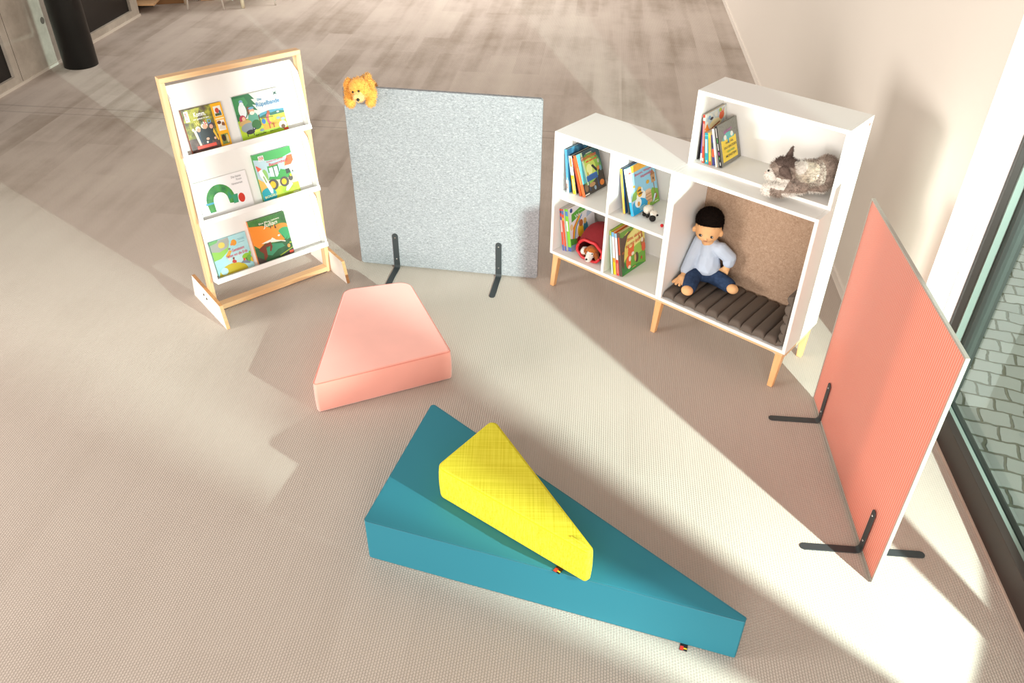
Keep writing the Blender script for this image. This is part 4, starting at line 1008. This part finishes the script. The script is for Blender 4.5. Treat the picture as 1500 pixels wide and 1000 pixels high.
# golden plush bear-dog puppet hanging over the felt screen corner
b = V3(.115, .013, 1.052)
td = thing('teddy_bear', 'golden plush teddy hanging over the corner of the grey partition', 'soft toy', M=GPM @ Matrix.Translation(b))
GOLD = fur('golden_plush', '#dfa048'); GOLDL = fur('pale_golden_plush', '#e8bd7c')
def f(bm):
    ell(bm, (.115, -.060, 1.068), (.057, .047, .055))
    ell(bm, (.120, -.100, 1.038), (.030, .030, .024))
    capsule(bm, (.115, -.03, 1.086), (.118, .07, 1.084), .020, .02)
    capsule(bm, (.118, .088, 1.02), (.125, .090, .90), .042, .048)
    capsule(bm, (.080, -.035, 1.06), (.050, -.042, 1.035), .024, .026); capsule(bm, (.050, -.042, 1.035), (.055, -.050, .985), .026, .027)
    capsule(bm, (.150, -.035, 1.06), (.172, -.042, 1.042), .024, .026); capsule(bm, (.172, -.042, 1.042), (.163, -.050, .996), .026, .026)
def fc(p):
    return 1 if (p-V3(.122, -.118, 1.034)).length < .034 else 0
shift(blob('body', f, [GOLD, GOLDL], td, .004, 5, fc, (5000, .010, (0, 0, -.15))), b)
for ex, ey, ez, s, rt in ((.058, -.060, 1.080, 1, .25), (.166, -.050, 1.094, -1, -.5)):
    def f(bm, ex=ex, ey=ey, ez=ez, rt=rt): ell(bm, (ex, ey, ez), (.022, .014, .036), Matrix.Rotation(rt, 3, 'Y'))
    shift(blob('ear', f, GOLD, td, .004, 3, None, (900, .009, (0, 0, -.3))), b)
for p, r in (((.094, -.104, 1.062), .0055), ((.126, -.108, 1.070), .0058), ((.126, -.130, 1.034), .0085)):
    bm = bmesh.new(); ell(bm, p, r, sub=2)
    shift(obj('nose' if r > .008 else 'eye', bm, mat('black_bead', '#15100e', .2), td), b)

# grey and white plush cat in the shelf box
b = V3(1.26, .17, ZU)
ct = thing('plush_cat', 'grey and white plush cat lying in the shelf box', 'soft toy', M=SHM @ Matrix.Translation(b + Vector((-.012, -.004, .013))))
CATG = mat('grey_tabby_plush', '#a09085', .95, spec=.1, var=(45, .35)); CATW = fur('white_plush', '#ece6de', .05); CATL = mat('pale_tabby_plush', '#cfc4b4', .95, spec=.1, var=(60, .35)); CATD = mat('dark_grey_plush', '#6d5d56', .95, spec=.1, var=(60, .2))
def f(bm):
    capsule(bm, (1.24, .155, .987), (1.308, .19, .990), .058, .065)
    ell(bm, (1.318, .20, 1.0), (.054, .075, .074))
    ell(bm, (1.182, .118, .996), (.066, .062, .058)); ell(bm, (1.142, .098, .968), (.036, .034, .028))
    capsule(bm, (1.21, .13, .975), (1.24, .15, .985), .045, .055)
    capsule(bm, (1.27, .105, .960), (1.195, .050, .930), .034, .027); capsule(bm, (1.195, .050, .934), (1.15, .045, .924), .027, .026)
    capsule(bm, (1.20, .19, .957), (1.128, .165, .945), .03, .024)
    capsule(bm, (1.33, .17, .955), (1.27, .135, .945), .03, .022)
def fc(p):
    if p.x < 1.172 and p.y < .085 and p.z < .952: return 1            # front paw
    if p.x < 1.165 and p.y > .14 and p.z < .972: return 1             # far paw
    if (p-V3(1.14, .09, .962)).length < .046: return 1                # muzzle
    if p.x < 1.225 and p.y < .11 and .945 < p.z < .982: return 1      # cheek
    if p.x > 1.215 and (p-V3(1.236, .13, 1.02)).length < .036: return 1
    if p.z < .935 and p.x > 1.22: return 1
    if (p-V3(1.182, .118, .996)).length < .075 and p.x < 1.225 and p.z > 1.03: return 3
    if (p-V3(1.275, .12, 1.02)).length < .050: return 2
    return 0
shift(blob('body', f, [CATG, CATW, CATL, CATD], ct, .004, 4, fc, (9000, .013, (.25, 0, -.1))), b)
for pa, pb, ra, rb in (((1.196, .070, 1.014), (1.236, .060, .996), .023, .005), ((1.166, .164, 1.038), (1.168, .178, 1.082), .016, .004)):
    def f(bm, pa=pa, pb=pb, ra=ra, rb=rb): capsule(bm, pa, pb, ra, rb)
    shift(blob('ear', f, CATD, ct, .003, 2, None, (500, .005, (.1, 0, 0))), b)
bm = bmesh.new(); ell(bm, (1.108, .094, .972), (.006, .007, .006), sub=2); shift(obj('nose', bm, mat('pink_nose', '#d08a7a', .6), ct), b)
for p in ((1.126, .073, .994), (1.122, .122, .994)):
    bm = bmesh.new(); ell(bm, p, .005, sub=2); shift(obj('eye', bm, mat('black_bead', '#15100e', .2), ct), b)

# red cloth bag with a plush dog peeking out
b = V3(.225, .18, ZB)
REDC = mat('red_cotton', '#7f141c', .85, bump=(30, .3, .006)); REDS = mat('red_satin', '#c8222c', .35, bump=(60, .4, .004))
bag = thing('cloth_bag', 'dark red cloth bag lying open in the lower left cube', 'bag', M=SHM @ Matrix.Translation(b))
bm = bmesh.new()
rows = []
prof = [(.056, .078, .055), (.075, .086, .062), (.11, .096, .078), (.16, .100, .088), (.21, .094, .082), (.25, .078, .066), (.285, .048, .045), (.30, .015, .02)]
for y, rx, rz in prof:
    r = []
    for k in range(28):
        a = 2*PI*k/28
        ca, sa = math.cos(a), math.sin(a)
        x = .228 + rx*abs(ca)**.8*(1 if ca >= 0 else -1)
        z = ZB+.003 + rz*(1+sa*(1 if sa > 0 else 1)) * (1.0 if sa > 0 else .98)
        z = max(ZB+.005, z)
        wv = .006*noise.noise(Vector((x*25, y*18, z*25)))
        r.append(bm.verts.new((min(.335, x+wv), y + .5*wv - .012*max(0, -sa), max(ZB+.005, z+wv))))
    rows.append(r)
for A, B in zip(rows, rows[1:]):
    for k in range(28): bm.faces.new((A[k], A[(k+1) % 28], B[(k+1) % 28], B[k]))
bm.faces.new(rows[-1])
o = obj('sack', bm, REDC, bag, 0, smooth=True); shift(o, b)
so = o.modifiers.new('s', 'SOLIDIFY'); so.thickness = .003; so.offset = 1
sb = o.modifiers.new('u', 'SUBSURF'); sb.levels = 1; sb.render_levels = 1
bm = bmesh.new()
pts = []
for k in range(28):
    a = 2*PI*k/28; ca, sa = math.cos(a), math.sin(a)
    pts.append((.228+.081*ca + .003*math.sin(5*a), .054 - .012*max(0, -sa), max(ZB+.011, ZB+.003+.056*(1+sa) + .003*math.sin(7*a))))
tube(bm, pts, .0085, 10, closed=True); shift(obj('hem', bm, REDS, bag), b)
b = V3(.24, .075, ZB)
dg_ = thing('plush_dog', 'brown and white plush dog peeking out of the red bag', 'soft toy', M=SHM @ Matrix.Translation(b + Vector((0, -.004, .007))))
DOGB = fur('brown_plush', '#b5682c', .15); DOGD = fur('dark_brown_plush', '#9c5522', .15)
def f(bm):
    ell(bm, (.238, .070, .262), (.036, .034, .032)); capsule(bm, (.240, .048, .252), (.247, .022, .240), .021, .017)
    capsule(bm, (.236, .09, .255), (.232, .15, .255), .034, .032)
    ell(bm, (.193, .064, .252), (.021, .026, .021))
def fc(p):
    if p.x < .206: return 1
    if p.y < .058 and abs(p.x-.243-(0.058-p.y)*.1) < .017+.010*max(0, (.045-p.y)/.03) and p.z < .272: return 1
    return 0
shift(blob('body', f, [DOGB, CATW], dg_, .003, 3, fc, (2500, .004, (0, 0, -.1))), b)
for ex, sx in ((.198, -1), (.279, 1)):
    def f(bm, ex=ex, sx=sx):
        ell(bm, (ex, .056, .250), (.011, .015, .028), Matrix.Rotation(-.35*sx, 3, 'Y'))
    shift(blob('ear', f, DOGD, dg_, .003, 2, None, (400, .004, (0, 0, -.2))), b)
for p, r in (((.225, .040, .268), .004), ((.258, .040, .266), .004), ((.248, .004, .245), .006)):
    bm = bmesh.new(); ell(bm, p, r, sub=2); shift(obj('nose' if r > .005 else 'eye', bm, mat('black_bead', '#15100e', .2), dg_), b)

# crocheted sheep and a red felt ball
b = V3(.535, .115, ZM)
sh = thing('sheep_figure', 'small crocheted white sheep with black face on the upper right shelf', 'soft toy', M=SHM @ Matrix.Translation(b))
WOOL = mat('white_crochet', '#e9e2d6', .95, bump=(160, 1., .004)); BLKW = mat('black_crochet', '#17130f', .9, bump=(250, .5, .002))
def f(bm):
    ell(bm, (.512, .133, .589), (.025, .026, .021)); ell(bm, (.558, .109, .592), (.018, .019, .014))
def fu(p): return 0
shift(blob('fleece', f, WOOL, sh, .0025, 3, None, (1600, .004, (0, 0, 0))), b)
bm = bmesh.new(); ell(bm, (.566, .090, .5745), (.0165, .0165, .0165), sub=3); shift(obj('head', bm, BLKW, sh), b)
for p, r in (((.541, .101, .588), (.008, .008, .006)), ((.577, .112, .588), (.007, .007, .005))):
    bm = bmesh.new(); ell(bm, p, r, sub=2); shift(obj('ear', bm, BLKW, sh), b)
for p in ((.505, .110, .5675), (.526, .107, .5675), (.494, .128, .5675), (.530, .150, .5675)):
    bm = bmesh.new(); ell(bm, p, (.0105, .0115, .0095), sub=2); shift(obj('leg', bm, BLKW, sh), b)
bm = bmesh.new(); ell(bm, (0, 0, 0), .0085, sub=3)
o = obj('felt_ball', bm, mat('red_felt', '#c4121c', .8)); o.matrix_world = SHM @ Matrix.Translation((.632, .075, ZM+.0087))
tag(o, 'tiny red ball on the shelf beside the crocheted sheep', 'ball')

# ------------------------------------------------------------------ doll
SZ = ZB+.046
b = V3(.83, .22, SZ)
dl = thing('doll', 'cloth doll with black woolly hair and pale blue shirt sitting on the seat mat', 'doll', M=SHM @ Matrix.Translation(b))
SKIN = mat('doll_skin_fabric', '#e8b583', .9, spec=.15); SKIND = mat('doll_sole_fabric', '#dca672', .9, spec=.15)
SHIRT = mat('pale_blue_cotton', '#c3d0e2', .9, spec=.15, bump=(25, .35, .006)); JEAN = mat('navy_denim', '#31425f', .95, spec=.1, bump=(30, .5, .006), var=(60, .2)); HAIR = mat('black_wool', '#1a1310', 1., spec=.05, bump=(140, 1., .004))
HC = V3(.815, .208, .570)
def RH(x, y, z):                 # the head is turned a little to its left
    return Matrix.Rotation(math.radians(20), 3, 'Z') @ Vector((x, y, z))
sho_l, elb_l, wri_l = V3(.772, .235, .462), V3(.763, .188, .378), V3(.765, .138, .324)
sho_r, elb_r, wri_r = V3(.884, .240, .458), V3(.928, .262, .418), V3(.930, .260, .388)
hip_l, kne_l, ank_l = V3(.80, .225, SZ+.046), V3(.812, .13, SZ+.052), V3(.843, .048, SZ+.040)
hip_r, kne_r, ank_r = V3(.865, .225, SZ+.046), V3(.925, .212, SZ+.048), V3(.983, .203, SZ+.041)
hand_l, hand_r = V3(.768, .104, .304), V3(.926, .250, .358)
def f(bm):
    ell(bm, HC, (.066, .060, .070))
    ell(bm, HC+RH(0, -.012, -.026), (.059, .053, .044))
    capsule(bm, HC+RH(0, .01, -.06), (.82, .235, .46), .03, .035)
    capsule(bm, (.82, .24, .44), (.828, .235, SZ+.065), .045, .052)
    for s, e, w_, h in ((sho_l, elb_l, wri_l, hand_l), (sho_r, elb_r, wri_r, hand_r)):
        capsule(bm, s, e, .03, .026); capsule(bm, e, w_, .026, .019); capsule(bm, w_, h, .017, .018)
    for hp, k, a in ((hip_l, kne_l, ank_l), (hip_r, kne_r, ank_r)):
        capsule(bm, hp, k, .034, .031); capsule(bm, k, a, .031, .026)
    # feet: soles turned to the front
    ell(bm, ank_l+V3(.006, -.026, .004), (.031, .026, .024)); ell(bm, ank_r+V3(.028, -.024, .006), (.030, .026, .024))
    ell(bm, HC+RH(-.066, -.012, -.018), (.009, .011, .015)); ell(bm, HC+RH(.066, -.012, -.018), (.010, .012, .017))
    ell(bm, HC+RH(.004, -.064, -.034), (.008, .008, .007))
    # left hand resting on the leg: four unequal fingers and a thumb from the side of the palm
    hx = hand_l
    ell(bm, hx, (.024, .018, .020))
    for k, (dx, l) in enumerate(((-.019, .028), (-.007, .034), (.006, .033), (.018, .026))):
        capsule(bm, hx+V3(dx, -.010, -.006), hx+V3(dx*1.6, -.012-l*.62, -.004-l*.55), .0085, .0076)
    capsule(bm, hx+V3(.018, .0, .004), hx+V3(.040, -.014, .006), .0095, .008)
    hx = hand_r
    ell(bm, hx, (.019, .016, .018))
    for dx, l in ((-.014, .022), (-.005, .026), (.005, .026), (.013, .020)):
        capsule(bm, hx+V3(dx, -.006, -.010), hx+V3(dx*1.2-.004, -.010, -.012-l), .007, .006)
    capsule(bm, hx+V3(-.014, -.004, 0), hx+V3(-.028, -.012, -.012), .0072, .006)
shift(blob('body', f, SKIN, dl, .0028, 3), b)
def f(bm):
    capsule(bm, (.82, .242, .452), (.826, .236, .385), .052, .060); capsule(bm, (.826, .236, .385), (.830, .228, SZ+.085), .062, .072)
    capsule(bm, sho_l, sho_r, .034, .034)
    for s, e, w_ in ((sho_l, elb_l, wri_l), (sho_r, elb_r, wri_r)):
        capsule(bm, s, e, .038, .035); capsule(bm, e, w_+(e-w_)*.15, .035, .031)
shift(blob('shirt', f, SHIRT, dl, .0035, 4), b)
def f(bm):
    ell(bm, (.832, .225, SZ+.050), (.078, .066, .044))
    for hp, k, a in ((hip_l, kne_l, ank_l), (hip_r, kne_r, ank_r)):
        capsule(bm, hp, k, .041, .040); capsule(bm, k, a+(k-a)*.12, .040, .037)
shift(blob('trousers', f, JEAN, dl, .0035, 3), b)
def f(bm):
    ell(bm, HC+RH(0, .010, .034), (.0695, .066, .064))
    ell(bm, HC+RH(0, .024, .000), (.069, .054, .056))
shift(blob('hair', f, HAIR, dl, .004, 3, None, (6000, .006, (0, 0, 0))), b)
for dx in (-.026, .028):
    bm = bmesh.new(); ell(bm, HC+RH(dx, -.0605, -.020), (.0095, .004, .0070), sub=2); shift(obj('eye', bm, [mat('eye_dark', '#2a2422', .3)], dl), b)
    bm = bmesh.new(); ell(bm, HC+RH(dx+.005, -.0638, -.018), (.0026, .002, .0026), sub=2); shift(obj('eye_highlight', bm, [mat('eye_white', '#dfe6ee', .3)], dl), b)
bm = bmesh.new(); tube(bm, [HC+RH(-.008, -.0635, -.046), HC+RH(.002, -.0642, -.0485), HC+RH(.012, -.0635, -.046)], .0015, 6); shift(obj('mouth', bm, mat('mouth_thread', '#c07a62', .8), dl), b)

# ------------------------------------------------------------------ far end of the room
cb = thing('cardboard_box', 'brown cardboard box at the far end behind the concrete wall', 'box', (-4.0, 10.02, 0), .28)
bm = bmesh.new(); w2, d2, h2 = .15, .24, .34
for bx in ((-w2, w2, -d2, -d2+.006, .001, h2), (-w2, w2, d2-.006, d2, .001, h2), (-w2, -w2+.006, -d2+.006, d2-.006, .001, h2), (w2-.006, w2, -d2+.006, d2-.006, .001, h2), (-w2+.006, w2-.006, -d2+.006, d2-.006, .001, .007)):
    box(bm, *bx)
obj('carton', bm, mat('kraft_cardboard', '#8d6641', .9), cb)
for sx in (-1,):
    bm = bmesh.new(); box(bm, -.10, .10, -d2, d2, -.003, .003); o = obj('flap', bm, mat('kraft_cardboard', '#8d6641', .9), cb)
    o.location = (sx*(w2+.085), 0, h2-.045); o.rotation_euler = (0, sx*.55, 0)
cr = thing('wooden_crate', 'small pale wooden crate beside the far cardboard box', 'crate', (-3.58, 10.04, 0), .3)
for k in range(3): part(cr, 'board', [(-.075, .075, -.1, -.09, .004+.07*k, .064+.07*k)], OAK_X)
for k in range(3): part(cr, 'board', [(-.075, .075, .09, .1, .004+.07*k, .064+.07*k)], OAK_X)
for x in (-.075, .065): part(cr, 'end_panel', [(x, x+.01, -.09, .09, .002, .21)], OAK_Y)
bk_ = thing('low_stand', 'dark low stand with a pale wooden shelf behind the concrete wall end', 'stand', (-4.17, 9.52, 0), .1)
part(bk_, 'frame', [(-.11, -.09, -.16, .16, .001, .5), (-.11, .10, .14, .16, .001, .5)], BLACKP, .002)
part(bk_, 'shelf', [(-.09, .20, -.13, .14, .075, .095)], OAK_X, .002)
tb = thing('table', 'table with pale round tapered legs at the far end', 'table', (-3.42, 10.0, 0), .05)
part(tb, 'tabletop', [(-.40, .40, -.34, .42, .70, .725)], mat('pale_table_top', '#e4dccd', .5), .004)
for sx, sy in ((-.34, -.2), (.34, -.37), (-.34, .35), (.34, .35)):
    bm = bmesh.new(); cyl(bm, (sx, sy, .0005), (sx*.92, sy*.92, .70), .020, .03, 16); obj('leg', bm, mat('pale_beech_leg', '#e0cdb2', .5), tb)
def chair(x, y, rz, label):
    o = thing('chair', label, 'chair', (x, y, 0), rz, 'white thin legged chairs at the far table')
    wm = mat('white_chair_metal', '#eae4da', .5)
    part(o, 'seat', [(-.2, .2, -.19, .19, .44, .46)], wm, .008)
    part(o, 'backrest', [(-.19, .19, .185, .20, .60, .84)], wm, .006)
    for sx in (-1, 1):
        bm = bmesh.new(); cyl(bm, (sx*.17, .192, .45), (sx*.17, .2, .84), .009, .009, 10); obj('back_post', bm, wm, o)
        for sy in (-1, 1):
            bm = bmesh.new(); cyl(bm, (sx*.20, sy*.20, .0005), (sx*.15, sy*.16, .445), .009, .010, 10); obj('leg', bm, wm, o)
    return o
chair(-3.46, 9.75, PI+.05, 'white thin legged chair before the far table')
chair(-2.90, 10.02, PI*.45+PI, 'white thin legged chair at the side of the far table')

# ------------------------------------------------------------------ camera
f_px, pitch, roll, Hc = 1205.99, .6348, .0117, 2.5
cam = bpy.data.cameras.new('camera'); cam.sensor_width = 36; cam.sensor_fit = 'HORIZONTAL'
cam.lens = f_px/1500*36; cam.clip_start = .05; cam.clip_end = 100
co = bpy.data.objects.new('camera', cam); C.objects.link(co); S.camera = co
c, s = math.cos(pitch), math.sin(pitch)
fwd = Vector((0, c, -s)); up = Vector((0, s, c)); rt = Vector((1, 0, 0))
cr_, sr_ = math.cos(roll), math.sin(roll)
xr = cr_*rt + sr_*up; yu = cr_*up - sr_*rt
M = Matrix((xr, yu, -fwd)).transposed().to_4x4(); M.translation = (0, 0, Hc)
co.matrix_world = M

# ------------------------------------------------------------------ light
def aim(o, d): o.rotation_euler = Vector(d).to_track_quat('-Z', 'Y').to_euler()
def light(name, kind, loc, d, energy, col, **kw):
    l = bpy.data.lights.new(name, kind); l.energy = energy; l.color = col
    for k, v in kw.items(): setattr(l, k, v)
    o = bpy.data.objects.new(name, l); C.objects.link(o); o.location = loc; aim(o, d); return o
# strong lamp outside the window, low beside the glass
az, el = math.radians(135), math.radians(-10)
key = light('window_spot', 'SPOT', (2.08, .70, 1.40), (math.cos(az)*math.cos(el), math.sin(az)*math.cos(el), math.sin(el)), 335, (.915, .99, .975),
            spot_size=math.radians(92), spot_blend=.06, shadow_soft_size=.018)
key.data.use_nodes = True
nt = key.data.node_tree; em = nt.nodes['Emission']
lf = nt.nodes.new('ShaderNodeLightFalloff'); lf.inputs['Strength'].default_value = 1.
nt.links.new(lf.outputs['Linear'], em.inputs['Strength'])
# daylight from windows behind the photographer and on the left
light('daylight_front', 'AREA', (-.5, -4.5, 2.0), (.05, 1, -.12), 460, (1, .95, .9), shape='RECTANGLE', size=6, size_y=2.6)
light('daylight_left', 'AREA', (-6.5, 1.2, 1.7), (1, .25, -.06), 340, (1, .95, .89), shape='RECTANGLE', size=2.2, size_y=1.8)
light('daylight_far', 'AREA', (-.9, 10.6, 3.0), (0, -.1, -1), 130, (1, .96, .92), shape='RECTANGLE', size=2.4, size_y=1.2)
w = bpy.data.worlds.new('world'); S.world = w; w.use_nodes = True
bg = w.node_tree.nodes['Background']; bg.inputs['Color'].default_value = (1, .885, .79, 1); bg.inputs['Strength'].default_value = .66
S.view_settings.view_transform = 'Standard'; S.view_settings.look = 'None'; S.view_settings.exposure = 0; S.view_settings.gamma = 1
S.view_settings.use_curve_mapping = False
